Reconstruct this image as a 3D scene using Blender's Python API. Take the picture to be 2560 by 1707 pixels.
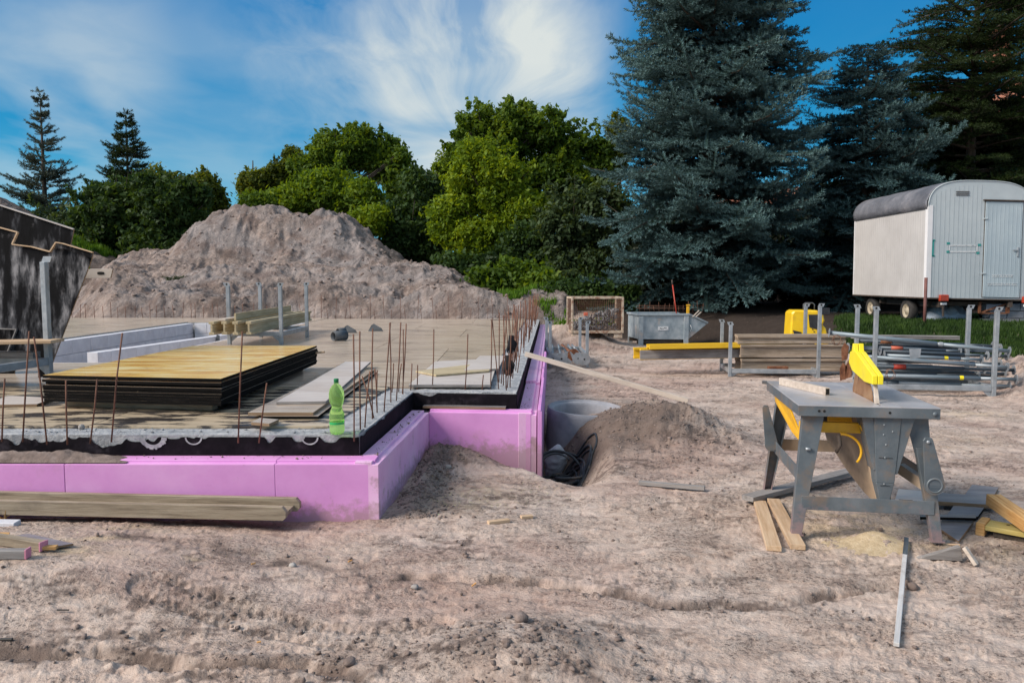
import bpy, bmesh, math, random
import numpy as np
from mathutils import Vector, Matrix, Quaternion
R = math.radians
for _o in list(bpy.data.objects): bpy.data.objects.remove(_o)
sc = bpy.context.scene
col = sc.collection

# ---------------------------------------------------------------- camera
CAM_H, FPX, PITCH = 1.6, 1920.0, R(4.57)
cam_d = bpy.data.cameras.new('camera'); cam = bpy.data.objects.new('camera', cam_d); col.objects.link(cam)
cam_d.sensor_width = 36.0; cam_d.lens = 36.0 * FPX / 2560.0
cam_d.clip_start = 0.05; cam_d.clip_end = 3000
cam.location = (0, 0, CAM_H); cam.rotation_euler = (R(90) - PITCH, 0, 0)
sc.camera = cam

# ---------------------------------------------------------------- world
SUN_AZ, SUN_EL = R(-112), R(36)          # azimuth from +Y, negative = towards -X
SKY_STRENGTH, SUN_STRENGTH, EXPOSURE = 0.15, 2.4, 1.0
w = bpy.data.worlds.new('World'); sc.world = w; w.use_nodes = True
nt = w.node_tree; nt.nodes.clear()
def N(nt, t, **k):
    n = nt.nodes.new(t)
    for a, b in k.items():
        if a.startswith('i_'): n.inputs[a[2:]].default_value = b
        else: setattr(n, a, b)
    return n
def Lk(nt, a, b): nt.links.new(a, b)
def mth(nt, op, a, b=None, c=None, clamp=False):
    n = nt.nodes.new('ShaderNodeMath'); n.operation = op; n.use_clamp = clamp
    for i, v in enumerate((a, b, c)):
        if v is None: continue
        if isinstance(v, (int, float)): n.inputs[i].default_value = v
        else: nt.links.new(v, n.inputs[i])
    return n.outputs[0]
def mixc(nt, f, a, b, bt='MIX'):
    n = nt.nodes.new('ShaderNodeMix'); n.data_type = 'RGBA'; n.blend_type = bt
    for s, v in ((0, f), (6, a), (7, b)):
        if isinstance(v, (int, float)): n.inputs[s].default_value = v
        elif isinstance(v, tuple): n.inputs[s].default_value = (v[0], v[1], v[2], 1)
        else: nt.links.new(v, n.inputs[s])
    return n.outputs[2]
def ramp(nt, src, stops):
    n = nt.nodes.new('ShaderNodeValToRGB'); e = n.color_ramp.elements
    while len(e) < len(stops): e.new(0.5)
    for i, (p, c) in enumerate(stops):
        e[i].position = p
        e[i].color = (c, c, c, 1) if isinstance(c, (int, float)) else (c[0], c[1], c[2], 1)
    nt.links.new(src, n.inputs[0]); return n.outputs[0]
sky = N(nt, 'ShaderNodeTexSky', sky_type='NISHITA', sun_disc=False, sun_elevation=SUN_EL, sun_rotation=SUN_AZ,
        air_density=1.0, dust_density=0.2, ozone_density=4.0)
tc = N(nt, 'ShaderNodeTexCoord'); sep = N(nt, 'ShaderNodeSeparateXYZ'); Lk(nt, tc.outputs['Generated'], sep.inputs[0])
zc = mth(nt, 'MAXIMUM', sep.outputs[2], 0.03)
# gradient of the saturated evening blue, pale at the horizon, blended with the physical sky
grad = ramp(nt, zc, [(0.0, (.26, .52, .64)), (0.07, (.11, .42, .62)), (0.17, (.002, .25, .52)), (0.36, (.0, .165, .46)), (1.0, (.02, .14, .36))])
blue = mixc(nt, 0.985, sky.outputs[0], mixc(nt, 1.0, grad, (3.3, 3.75, 3.65), 'MULTIPLY'))
# cirrus on a high plane, seen in perspective
zz_ = mth(nt, 'ADD', zc, 0.10)
cmb = N(nt, 'ShaderNodeCombineXYZ'); Lk(nt, mth(nt, 'DIVIDE', sep.outputs[0], zz_), cmb.inputs[0]); Lk(nt, mth(nt, 'DIVIDE', sep.outputs[1], zz_), cmb.inputs[1])
def noise(vec, scale, rot, loc=(0, 0, 0), s=1.0, d=7.0, r=.48, dist=0.0):
    mp = N(nt, 'ShaderNodeMapping'); mp.inputs['Scale'].default_value = scale; mp.inputs['Rotation'].default_value = (0, 0, R(rot)); mp.inputs['Location'].default_value = loc; Lk(nt, vec, mp.inputs[0])
    n = N(nt, 'ShaderNodeTexNoise', i_Scale=s, i_Detail=d, i_Roughness=r, i_Distortion=dist); Lk(nt, mp.outputs[0], n.inputs['Vector']); return n
warp = noise(cmb.outputs[0], (1, 1, 1), 0, s=.8, d=3.0)
wv = N(nt, 'ShaderNodeVectorMath', operation='MULTIPLY_ADD'); Lk(nt, warp.outputs['Color'], wv.inputs[0]); wv.inputs[1].default_value = (.9, .9, 0); Lk(nt, cmb.outputs[0], wv.inputs[2])
n1 = noise(wv.outputs[0], (3.4, .8, 1), 10, s=1.0, dist=.2); n3 = noise(wv.outputs[0], (1.5, .9, 1), -22, (5, 2, 0), s=1.1, d=7.0); n2 = noise(wv.outputs[0], (.75, .6, 1), 20, (3.1, 1.7, 0), d=5.0)
def lobe(px, py, lo, hi, sx=1.0):
    d0 = Vector(((px - 1280) / 1920, 1, (700 - py) / 1920)).normalized(); hi_, lo_ = math.cos(R(hi)), math.cos(R(lo))
    d = N(nt, 'ShaderNodeVectorMath', operation='DOT_PRODUCT'); nn = N(nt, 'ShaderNodeVectorMath', operation='NORMALIZE')
    Lk(nt, tc.outputs['Generated'], nn.inputs[0]); Lk(nt, nn.outputs[0], d.inputs[0]); d.inputs[1].default_value = d0
    m_ = N(nt, 'ShaderNodeMapRange', interpolation_type='SMOOTHERSTEP'); m_.inputs[1].default_value = lo_; m_.inputs[2].default_value = hi_; Lk(nt, d.outputs['Value'], m_.inputs[0]); return m_.outputs[0]
streak = ramp(nt, n1.outputs[0], [(.36, 0.0), (.68, 1.0)]); soft = ramp(nt, n3.outputs[0], [(.36, 0.0), (.66, 1.0)]); patch = ramp(nt, n2.outputs[0], [(.40, 0.0), (.66, 1.0)])
def msum(*t):
    o = t[0]
    for x in t[1:]: o = mth(nt, 'ADD', o, x)
    return o
mul = lambda a, b: mth(nt, 'MULTIPLY', a, b)
# wisps fanning out from the bright cloud: noise in polar coordinates round its centre
yy_ = mth(nt, 'MAXIMUM', sep.outputs[1], 0.2)
ux = mth(nt, 'SUBTRACT', mth(nt, 'DIVIDE', sep.outputs[0], yy_), -.06); uz = mth(nt, 'SUBTRACT', mth(nt, 'DIVIDE', sep.outputs[2], yy_), .17)
ang = mth(nt, 'ARCTAN2', ux, uz); rad = mth(nt, 'SQRT', mth(nt, 'ADD', mul(ux, ux), mul(uz, uz)))
pc = N(nt, 'ShaderNodeCombineXYZ'); wq = mul(warp.outputs[0], .9); Lk(nt, mth(nt, 'ADD', mul(ang, 1.15), wq), pc.inputs[0]); Lk(nt, mth(nt, 'ADD', mul(rad, 2.6), wq), pc.inputs[1]); Lk(nt, mul(rad, 1.5), pc.inputs[2])
n4 = noise(pc.outputs[0], (1, 1, 1), 18, (7, 3, 0), s=1.2, d=8.0, r=.58, dist=.35); fan_ = ramp(nt, n4.outputs[0], [(.38, 0.0), (.66, 1.0)]); fr_ = ramp(nt, rad, [(.03, .25), (.17, 1.0)]); fan = mixc(nt, fr_, mul(soft, .9), fan_)
core = mul(mul(lobe(1190, 240, 11.5, .5), .60), mth(nt, 'ADD', mul(fan, .45), .50))
halo = mul(lobe(1080, 110, 17, 3), mth(nt, 'ADD', mul(fan, .56), .0))
left = mul(lobe(-60, 190, 14, 2), mth(nt, 'ADD', mul(soft, .30), .02)); low = mul(lobe(480, 330, 13, 3), mul(soft, .22)); rest = mul(patch, mul(soft, .05))
# thin white veil added out of view, overhead and behind, to neutralise the skylight
added_veil = mul(ramp(nt, zc, [(.42, 0.0), (.75, .55)]), mth(nt, 'ADD', mul(patch, .7), .5)); bh = mul(ramp(nt, mth(nt, 'MULTIPLY', sep.outputs[1], -1.0), [(-.0, 0.0), (.5, .5)]), mth(nt, 'ADD', mul(patch, .6), .5))
cl = mth(nt, 'MINIMUM', msum(core, halo, left, low, rest, added_veil, bh), 1.0)
skyc = mixc(nt, cl, blue, (2.35, 2.52, 2.48))
bg = N(nt, 'ShaderNodeBackground'); Lk(nt, skyc, bg.inputs[0]); bg.inputs[1].default_value = SKY_STRENGTH
wo = N(nt, 'ShaderNodeOutputWorld'); Lk(nt, bg.outputs[0], wo.inputs[0])

# ---------------------------------------------------------------- sun
sd = bpy.data.lights.new('sun', 'SUN'); so = bpy.data.objects.new('sun', sd); col.objects.link(so)
sd.energy = SUN_STRENGTH; sd.angle = R(26); sd.color = (1.0, .90, .79)
sv = Vector((math.sin(SUN_AZ) * math.cos(SUN_EL), math.cos(SUN_AZ) * math.cos(SUN_EL), math.sin(SUN_EL)))
so.rotation_euler = sv.to_track_quat('Z', 'Y').to_euler()
sc.view_settings.view_transform = 'Standard'; sc.view_settings.look = 'None'
sc.view_settings.exposure = EXPOSURE; sc.view_settings.gamma = 1.0; sc.view_settings.use_curve_mapping = False
sc.render.engine = 'CYCLES'
sc.cycles.max_bounces = 6; sc.cycles.transparent_max_bounces = 8

# ---------------------------------------------------------------- helpers
rng = np.random.default_rng(7); random.seed(7)
_F = Vector((0, math.cos(PITCH), -math.sin(PITCH))); _U = Vector((0, math.sin(PITCH), math.cos(PITCH)))
def ray(px, py): return _F * FPX + Vector((1, 0, 0)) * (px - 1280) + _U * (853.5 - py)
def G(px, py, z=0.0):                       # photo point -> world point on the level z
    d = ray(px, py); t = (z - CAM_H) / d.z; return Vector((0, 0, CAM_H)) + d * t
def D(px, py, Y):                           # photo point -> world point at the distance Y
    d = ray(px, py); t = Y / d.y; return Vector((0, 0, CAM_H)) + d * t
def sm(x): x = np.clip(x, 0, 1); return x * x * (3 - 2 * x)
_perm = rng.random((256, 256)).astype(np.float64)
def vn(x, y):                               # smooth value noise, -1..1
    xi = np.floor(x); yi = np.floor(y); fx = x - xi; fy = y - yi
    fx = fx * fx * fx * (fx * (6 * fx - 15) + 10); fy = fy * fy * fy * (fy * (6 * fy - 15) + 10)
    xi = xi.astype(np.int64) & 255; yi = yi.astype(np.int64) & 255; x1 = (xi + 1) & 255; y1 = (yi + 1) & 255
    a = _perm[xi, yi] * (1 - fx) + _perm[x1, yi] * fx; b = _perm[xi, y1] * (1 - fx) + _perm[x1, y1] * fx
    return (a * (1 - fy) + b * fy) * 2 - 1
def fbm(x, y, o=4, g=.5):
    s = 0; a = 1; t = 0
    for i in range(o):
        c_, s_ = math.cos(i * 1.1), math.sin(i * 1.1)
        s = s + a * vn(x * c_ - y * s_ + 17.3 * i, x * s_ + y * c_ + 5.1 * i); t += a; a *= g; x = x * 2.03; y = y * 2.03
    return s / t
def ridg(x, y, o=4, g=.5):
    s = 0; a = 1; t = 0
    for i in range(o):
        s = s + a * (1 - 2 * np.abs(vn(x + 31.7 * i, y + 11.9 * i))); t += a; a *= g; x = x * 2.1; y = y * 2.1
    return s / t
def mesh_np(name, V, F, mats=(), smooth=False, midx=None):
    me = bpy.data.meshes.new(name); V = np.asarray(V, np.float32); F = np.asarray(F, np.int32); n, k = F.shape
    me.vertices.add(len(V)); me.vertices.foreach_set('co', V.ravel())
    me.loops.add(n * k); me.loops.foreach_set('vertex_index', F.ravel())
    me.polygons.add(n); me.polygons.foreach_set('loop_start', np.arange(0, n * k, k, dtype=np.int32))
    try: me.polygons.foreach_set('loop_total', np.full(n, k, np.int32))
    except Exception: pass
    for m in mats: me.materials.append(m)
    if midx is not None: me.polygons.foreach_set('material_index', np.asarray(midx, np.int32))
    me.update(calc_edges=True)
    if smooth: me.polygons.foreach_set('use_smooth', np.ones(n, bool))
    return me
def tag(o, label=None, cat=None, group=None, kind=None):
    if label: o['label'] = label
    if cat: o['category'] = cat
    if group: o['group'] = group
    if kind: o['kind'] = kind
    return o
def link(name, me, parent=None, loc=None, rz=0):
    o = bpy.data.objects.new(name, me); col.objects.link(o)
    if parent is not None: o.parent = parent
    if loc is not None: o.location = loc
    if rz: o.rotation_euler = (0, 0, rz)
    return o
def empty(name, loc=(0, 0, 0), rz=0, label=None, cat=None, group=None):
    o = bpy.data.objects.new(name, None); col.objects.link(o); o.location = loc; o.rotation_euler = (0, 0, rz); o.empty_display_size = .1
    return tag(o, label, cat, group)
def clone(o, parent=None):
    c = o.copy(); col.objects.link(c); c.parent = parent
    for ch in [x for x in bpy.data.objects if x.parent == o]: clone(ch, c)
    return c
class MB:
    def __init__(s): s.v = []; s.f = []; s.sm = []
    def add(s, v, f, smooth=False):
        b = len(s.v); s.v += [tuple(x) for x in v]; s.f += [tuple(i + b for i in q) for q in f]; s.sm += [smooth] * len(f); return s
    def box(s, c, d, rot=None):
        hx, hy, hz = d[0] / 2, d[1] / 2, d[2] / 2
        P = [Vector((x * hx, y * hy, z * hz)) for x in (-1, 1) for y in (-1, 1) for z in (-1, 1)]
        if rot is not None: P = [rot @ p for p in P]
        P = [p + Vector(c) for p in P]
        return s.add(P, [(0, 1, 3, 2), (4, 6, 7, 5), (0, 4, 5, 1), (2, 3, 7, 6), (0, 2, 6, 4), (1, 5, 7, 3)])
    def bar(s, a, b, wd, h, up=(0, 0, 1), taper=1.0):      # rectangular bar from a to b
        a = Vector(a); b = Vector(b); x = (b - a).normalized(); u = Vector(up); y = u.cross(x)
        if y.length < 1e-4: y = Vector((0, 1, 0)).cross(x)
        y.normalize(); z = x.cross(y)
        P = []
        for q, k in ((a, 1.0), (b, taper)):
            for sy, sz in ((-1, -1), (1, -1), (1, 1), (-1, 1)): P.append(q + y * (sy * wd * k / 2) + z * (sz * h * k / 2))
        return s.add(P, [(3, 2, 1, 0), (4, 5, 6, 7), (0, 1, 5, 4), (1, 2, 6, 5), (2, 3, 7, 6), (3, 0, 4, 7)])
    def hexa(s, P):                                         # 4 bottom + 4 top points
        return s.add(P, [(3, 2, 1, 0), (4, 5, 6, 7), (0, 1, 5, 4), (1, 2, 6, 5), (2, 3, 7, 6), (3, 0, 4, 7)])
    def tube(s, path, r, n=8, cap=True, smooth=True):
        path = [Vector(p) for p in path]; rs = r if isinstance(r, (list, tuple)) else [r] * len(path); V = []; F = []
        pu = None
        for i, p in enumerate(path):
            t = (path[min(i + 1, len(path) - 1)] - path[max(i - 1, 0)])
            t = t.normalized() if t.length > 1e-9 else Vector((0, 0, 1))
            if pu is None: pu = t.orthogonal().normalized()
            pu = (pu - t * pu.dot(t)); pu = pu.normalized() if pu.length > 1e-6 else t.orthogonal().normalized()
            w_ = t.cross(pu)
            for k in range(n):
                a = 2 * math.pi * k / n; V.append(p + (pu * math.cos(a) + w_ * math.sin(a)) * rs[i])
        for i in range(len(path) - 1):
            for k in range(n): F.append((i * n + k, i * n + (k + 1) % n, (i + 1) * n + (k + 1) % n, (i + 1) * n + k))
        s.add(V, F, smooth)
        if cap:
            b = len(s.v) - len(V); s.f += [tuple(b + k for k in reversed(range(n))), tuple(b + (len(path) - 1) * n + k for k in range(n))]; s.sm += [False, False]
        return s
    def prism(s, pts, off):                                 # planar polygon (3d points) extruded by off
        off = Vector(off); n = len(pts); P = [Vector(p) for p in pts]; P += [p + off for p in P]
        return s.add(P, [tuple(reversed(range(n))), tuple(range(n, 2 * n))] + [(i, (i + 1) % n, n + (i + 1) % n, n + i) for i in range(n)])
    def lathe(s, prof, n=24, c=(0, 0, 0), ax=None):
        V = []; F = []; m = len(prof)
        for k in range(n):
            a = 2 * math.pi * k / n
            for r_, z_ in prof:
                p = Vector((r_ * math.cos(a), r_ * math.sin(a), z_))
                if ax is not None: p = ax @ p
                V.append(p + Vector(c))
        for k in range(n):
            for i in range(m - 1): F.append((k * m + i, ((k + 1) % n) * m + i, ((k + 1) % n) * m + i + 1, k * m + i + 1))
        return s.add(V, F, True)
    def mesh(s, name):
        me = bpy.data.meshes.new(name); me.from_pydata(s.v, [], s.f); me.polygons.foreach_set('use_smooth', s.sm); me.update(); return me
    def build(s, name, m, parent=None, bevel=0.0, loc=None, rz=0, fixn=True):
        me = s.mesh(name)
        if fixn:
            bm = bmesh.new(); bm.from_mesh(me); bmesh.ops.recalc_face_normals(bm, faces=bm.faces); bm.to_mesh(me); bm.free()
        me.materials.append(m); o = link(name, me, parent, loc, rz)
        if bevel:
            b = o.modifiers.new('bevel', 'BEVEL'); b.width = bevel; b.segments = 1; b.limit_method = 'ANGLE'; b.angle_limit = R(40)
        return o
def frame(a, b, up=(0, 0, 1)):                              # matrix: x along a->b
    a = Vector(a); b = Vector(b); x = (b - a).normalized(); y = Vector(up).cross(x).normalized(); z = x.cross(y)
    return Matrix(((x.x, y.x, z.x, a.x), (x.y, y.y, z.y, a.y), (x.z, y.z, z.z, a.z), (0, 0, 0, 1))), (b - a).length
def board(name, a, b, wd, th, m, label=None, cat=None, group=None, up=(0, 0, 1), bevel=.002, parent=None, cut=0.0):
    """a straight board from a to b (centre line of its underside), own local frame along its length"""
    M_, L_ = frame(a, b, up); q = MB()
    q.hexa([Vector(p) for p in ((0, -wd / 2, 0), (L_ + cut, -wd / 2, 0), (L_, wd / 2, 0), (0, wd / 2, 0), (0, -wd / 2, th), (L_ + cut, -wd / 2, th), (L_, wd / 2, th), (0, wd / 2, th))])
    o = q.build(name, m, parent, bevel); o.matrix_local = M_
    return tag(o, label, cat, group)

# ---------------------------------------------------------------- materials
MAT = {}
def mat(name, stops, scale=6.0, rough=.8, bump=.0, bscale=None, st=(1, 1, 1), metal=0.0, dirt=None, dscale=2.0, dlo=.52, dhi=.72, damt=.8,
        spec=.5, detail=6.0, trans=0.0, coords='Object', bdist=.01, rvar=.0, zd=0):
    m = bpy.data.materials.new(name); m.use_nodes = True; t = m.node_tree; b = t.nodes['Principled BSDF']
    c = N(t, 'ShaderNodeTexCoord'); mp = N(t, 'ShaderNodeMapping'); mp.inputs['Scale'].default_value = st; Lk(t, c.outputs[coords], mp.inputs[0])
    oi = N(t, 'ShaderNodeObjectInfo'); sh = N(t, 'ShaderNodeVectorMath', operation='ADD'); Lk(t, mp.outputs[0], sh.inputs[0])
    rr = mth(t, 'MULTIPLY', oi.outputs['Random'], 37.0); Lk(t, rr, sh.inputs[1])
    n = N(t, 'ShaderNodeTexNoise', i_Scale=scale, i_Detail=detail, i_Roughness=.62); Lk(t, sh.outputs[0], n.inputs['Vector'])
    cc = ramp(t, n.outputs[0], stops)
    if dirt is not None:
        n2 = N(t, 'ShaderNodeTexNoise', i_Scale=dscale, i_Detail=8.0, i_Roughness=.65)
        s2 = N(t, 'ShaderNodeVectorMath', operation='ADD'); Lk(t, c.outputs[coords], s2.inputs[0]); Lk(t, rr, s2.inputs[1]); Lk(t, s2.outputs[0], n2.inputs['Vector'])
        f = mth(t, 'MULTIPLY', ramp(t, n2.outputs[0], [(dlo, 0.0), (dhi, 1.0)]), damt); cc = mixc(t, f, cc, dirt)
    if zd:                                                  # mud splashed up from the ground
        gp = N(t, 'ShaderNodeNewGeometry'); sp = N(t, 'ShaderNodeSeparateXYZ'); Lk(t, gp.outputs['Position'], sp.inputs[0]); mr = N(t, 'ShaderNodeMapRange'); mr.inputs[1].default_value = zd; mr.inputs[2].default_value = -.03; Lk(t, sp.outputs[2], mr.inputs[0])
        n5 = N(t, 'ShaderNodeTexNoise', i_Scale=14.0, i_Detail=8.0, i_Roughness=.7); Lk(t, gp.outputs['Position'], n5.inputs['Vector'])
        cc = mixc(t, mth(t, 'MULTIPLY', ramp(t, mth(t, 'ADD', mth(t, 'MULTIPLY', n5.outputs[0], .8), mth(t, 'MULTIPLY', mr.outputs[0], .42)), [(.52, 0.0), (.70, 1.0)]), .7), cc, (.34, .22, .22))
    Lk(t, cc, b.inputs['Base Color']); b.inputs['Metallic'].default_value = metal; b.inputs['Roughness'].default_value = rough
    b.inputs['Specular IOR Level'].default_value = spec
    if rvar: Lk(t, mth(t, 'ADD', mth(t, 'MULTIPLY', n.outputs[0], rvar), rough - rvar * .5), b.inputs['Roughness'])
    if trans: b.inputs['Transmission Weight'].default_value = trans
    if bump:
        n3 = N(t, 'ShaderNodeTexNoise', i_Scale=bscale or scale * 3, i_Detail=6.0, i_Roughness=.7); Lk(t, sh.outputs[0], n3.inputs['Vector'])
        bp = N(t, 'ShaderNodeBump', i_Strength=bump, i_Distance=bdist); Lk(t, n3.outputs[0], bp.inputs['Height']); Lk(t, bp.outputs[0], b.inputs['Normal'])
    MAT[name] = m; return m
W = (1, 14, 14)
mat('old_timber', [(.3, (.17, .13, .09)), (.5, (.31, .25, .18)), (.72, (.42, .35, .27))], 2.6, .85, .5, 9, st=W, dirt=(.08, .065, .05), damt=.6)
mat('grey_timber', [(.3, (.15, .135, .13)), (.5, (.26, .24, .23)), (.72, (.36, .34, .33))], 2.6, .85, .5, 9, st=W, dirt=(.10, .08, .07), damt=.5)
mat('fresh_timber', [(.3, (.42, .27, .15)), (.5, (.55, .38, .24)), (.7, (.62, .47, .32))], 2.4, .75, .3, 9, st=W, dirt=(.30, .22, .17), damt=.5)
mat('lath_timber', [(.3, (.42, .35, .29)), (.5, (.55, .47, .40)), (.7, (.62, .55, .48))], 2.4, .8, .3, 9, st=W, dirt=(.30, .24, .2), damt=.4)
mat('beam_timber', [(.3, (.33, .26, .15)), (.5, (.45, .37, .23)), (.7, (.55, .47, .33))], 2.2, .8, .3, 9, st=W, dirt=(.2, .15, .1), damt=.6)
mat('beam_brown', [(.3, (.22, .165, .12)), (.5, (.36, .28, .21)), (.7, (.48, .40, .33))], 2.2, .85, .4, 9, st=W, dirt=(.14, .10, .07), damt=.6)
mat('yellow_beam_paint', [(.3, (.70, .40, .015)), (.6, (.80, .50, .02)), (.75, (.78, .52, .06))], 3, .45, .1, 9, st=W, dirt=(.30, .20, .05), damt=.4)
mat('film_ply', [(.3, (.46, .36, .28)), (.5, (.58, .47, .37)), (.7, (.66, .57, .48))], 2.0, .20, .12, 12, st=(1, 7, 7), dirt=(.27, .215, .18), dlo=.48, dhi=.66, damt=.6, dscale=1.1, rvar=.25)
mat('sunset_sheen_ply', [(.34, (.76, .36, .06)), (.5, (.93, .60, .15)), (.64, (.97, .84, .45))], 1.7, .14, .1, 10, st=(1, 6, 6), dirt=(.50, .24, .06), dlo=.56, dhi=.66, damt=.6, dscale=2.5, rvar=.2)  # sunset reflection and its bright streaks put into the film colour
mat('wet_ply', [(.40, (.035, .03, .03)), (.47, (.07, .06, .055)), (.53, (.50, .40, .28)), (.68, (.60, .49, .36))], 3.2, .28, .15, 14, st=(.75, 2.6, 1), detail=9, rvar=.3)
mat('pale_ply', [(.3, (.46, .40, .37)), (.5, (.56, .50, .46)), (.7, (.62, .56, .52))], 2, .42, .12, 10, st=(1, 6, 6), dirt=(.36, .27, .2), damt=.5, dscale=1.5, rvar=.2)
mat('ply_edge', [(.3, (.004, .004, .004)), (.6, (.010, .009, .009)), (.8, (.03, .026, .024))], 6, .8, .3, 30, st=(1, 1, 9), spec=.06, dirt=(.30, .24, .16), dlo=.69, dhi=.71, damt=.9, dscale=16)
mat('ply_edge_brown', [(.3, (.16, .10, .06)), (.6, (.27, .18, .11)), (.8, (.38, .28, .18))], 4, .8, .3, 30, st=(1, 1, 12))
mat('black_ply', [(.40, (.004, .004, .005)), (.49, (.008, .008, .010)), (.56, (.06, .06, .066)), (.66, (.28, .27, .28))], 3.2, .7, .2, 14, st=(2.2, 2.2, .6), spec=.08, detail=10, dirt=(.18, .17, .175), dlo=.60, dhi=.70, damt=.5, dscale=4.0)
mat('grey_film_ply', [(.3, (.13, .125, .135)), (.5, (.19, .18, .195)), (.7, (.28, .27, .285))], 3, .35, .12, 14, st=(1, 5, 5), dirt=(.34, .28, .23), damt=.5)
mat('bitumen', [(.3, (.006, .005, .007)), (.5, (.010, .008, .011)), (.7, (.022, .017, .023)), (.85, (.07, .055, .065))], 7, .7, spec=.08, bump=.4, bscale=22, dirt=(.10, .085, .10), dlo=.56, dhi=.74, damt=.65, dscale=3.5)
mat('concrete_rough', [(.3, (.28, .29, .31)), (.5, (.42, .43, .45)), (.7, (.58, .58, .58))], 9, .9, .9, 30, bdist=.03, dirt=(.16, .15, .15), dlo=.55, dhi=.68, dscale=7, damt=.75)
mat('concrete_pipe', [(.3, (.21, .22, .25)), (.5, (.28, .29, .33)), (.7, (.34, .35, .38))], 5, .85, .4, 50, dirt=(.22, .17, .15), damt=.45)
mat('aerated_block', [(.3, (.54, .54, .58)), (.5, (.62, .62, .67)), (.7, (.70, .70, .73))], 5, .9, .3, 40, dirt=(.44, .40, .42), damt=.4)
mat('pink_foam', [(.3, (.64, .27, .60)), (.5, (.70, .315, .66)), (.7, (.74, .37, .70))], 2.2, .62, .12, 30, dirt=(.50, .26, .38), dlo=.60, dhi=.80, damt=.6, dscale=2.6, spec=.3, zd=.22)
mat('pink_foam_lit', [(.3, (.72, .40, .66)), (.5, (.77, .46, .72)), (.7, (.79, .53, .75))], 3.5, .62, .12, 30, dirt=(.36, .24, .28), dlo=.61, dhi=.70, damt=.7, dscale=4.5, spec=.3, zd=.25)  # paler copy: open sky light on right-facing boards put into the colour
mat('galv', [(.3, (.26, .29, .32)), (.5, (.35, .38, .41)), (.7, (.45, .47, .50))], 9, .45, .1, 40, metal=.45, dirt=(.24, .21, .19), damt=.35, dscale=4, rvar=.2)
mat('galv_skip', [(.3, (.24, .29, .33)), (.5, (.35, .41, .45)), (.7, (.48, .52, .55))], 6, .55, .1, 40, metal=.3, dirt=(.52, .42, .36), dlo=.58, dhi=.68, damt=.7, dscale=2.0, rvar=.2)
mat('dark_pipe', [(.3, (.045, .06, .075)), (.5, (.085, .11, .135)), (.7, (.17, .19, .21))], 5, .5, .1, 30, metal=.3, dirt=(.26, .22, .19), dlo=.58, dhi=.75, damt=.6, dscale=2.5, st=(.4, 4, 4))
mat('blue_pipe', [(.3, (.14, .18, .21)), (.5, (.22, .27, .31)), (.7, (.34, .37, .40))], 5, .5, .1, 30, metal=.3, dirt=(.42, .37, .34), dlo=.60, dhi=.75, damt=.6, dscale=2.5, st=(.4, 4, 4))
mat('rust', [(.3, (.10, .035, .018)), (.5, (.20, .075, .035)), (.7, (.33, .15, .08))], 14, .9, .4, 60)
mat('rebar', [(.3, (.075, .035, .025)), (.5, (.15, .065, .042)), (.7, (.24, .115, .07))], 12, .85, .4, 60)
mat('blade', [(.3, (.16, .075, .035)), (.5, (.29, .15, .075)), (.7, (.42, .26, .15))], 5, .55, .1, 30, metal=.3)
mat('saw_grey', [(.3, (.09, .11, .13)), (.5, (.125, .15, .17)), (.7, (.18, .20, .22))], 5, .5, .1, 40, metal=.25, dirt=(.24, .17, .12), dlo=.5, dhi=.68, damt=.75, dscale=7, rvar=.2, zd=.30)
mat('saw_top', [(.3, (.36, .36, .385)), (.5, (.46, .455, .48)), (.7, (.56, .54, .54))], 3, .36, .06, 40, metal=.25, dirt=(.48, .36, .25), dlo=.50, dhi=.72, damt=.6, dscale=2.6, rvar=.2)
mat('hopper', [(.3, (.20, .15, .11)), (.5, (.34, .26, .19)), (.7, (.44, .34, .25))], 4, .55, .1, 40, metal=.2, dirt=(.45, .31, .19), damt=.6)
mat('saw_yellow', [(.3, (.72, .36, .01)), (.6, (.80, .44, .02))], 5, .4, .1, 40, dirt=(.35, .2, .05), damt=.5, dscale=6)
mat('guard_yellow', [(.3, (.82, .66, .01)), (.7, (.88, .74, .03))], 6, .38, .05, 40, dirt=(.5, .42, .12), damt=.35, dscale=5)
mat('machine_yellow', [(.3, (.78, .48, .01)), (.7, (.84, .56, .02))], 6, .35, .05, 40, dirt=(.4, .25, .06), damt=.35, dscale=4)
mat('black_plastic', [(.3, (.015, .016, .018)), (.7, (.035, .036, .04))], 9, .5, .2, 40)
mat('dark_hole', [(.3, (.006, .006, .006)), (.7, (.012, .012, .012))], 9, .9)
mat('hose', [(.3, (.018, .022, .028)), (.7, (.05, .056, .064))], 9, .5, .1, 40, dirt=(.2, .15, .12), dlo=.56, dhi=.66, damt=.7, dscale=9)
mat('grey_plastic', [(.3, (.055, .065, .075)), (.7, (.10, .11, .125))], 5, .5)
mat('cloth_black', [(.3, (.008, .008, .010)), (.7, (.022, .021, .024))], 30, .95, .5, 60)
mat('trailer_side', [(.3, (.45, .435, .43)), (.5, (.51, .495, .49)), (.7, (.56, .545, .54))], 1.2, .5, .05, 30, dirt=(.40, .37, .36), dlo=.55, dhi=.85, damt=.5, dscale=.9)
mat('trailer_end', [(.3, (.40, .45, .48)), (.5, (.45, .505, .535)), (.7, (.50, .555, .58))], 1.2, .5, .05, 30, dirt=(.34, .38, .39), dlo=.55, dhi=.85, damt=.5, dscale=1.1)
mat('trailer_door', [(.3, (.36, .44, .49)), (.5, (.41, .49, .54)), (.7, (.46, .54, .58))], 1.2, .5, .05, 30, dirt=(.34, .38, .39), dlo=.55, dhi=.85, damt=.5, dscale=1.1)
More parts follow.
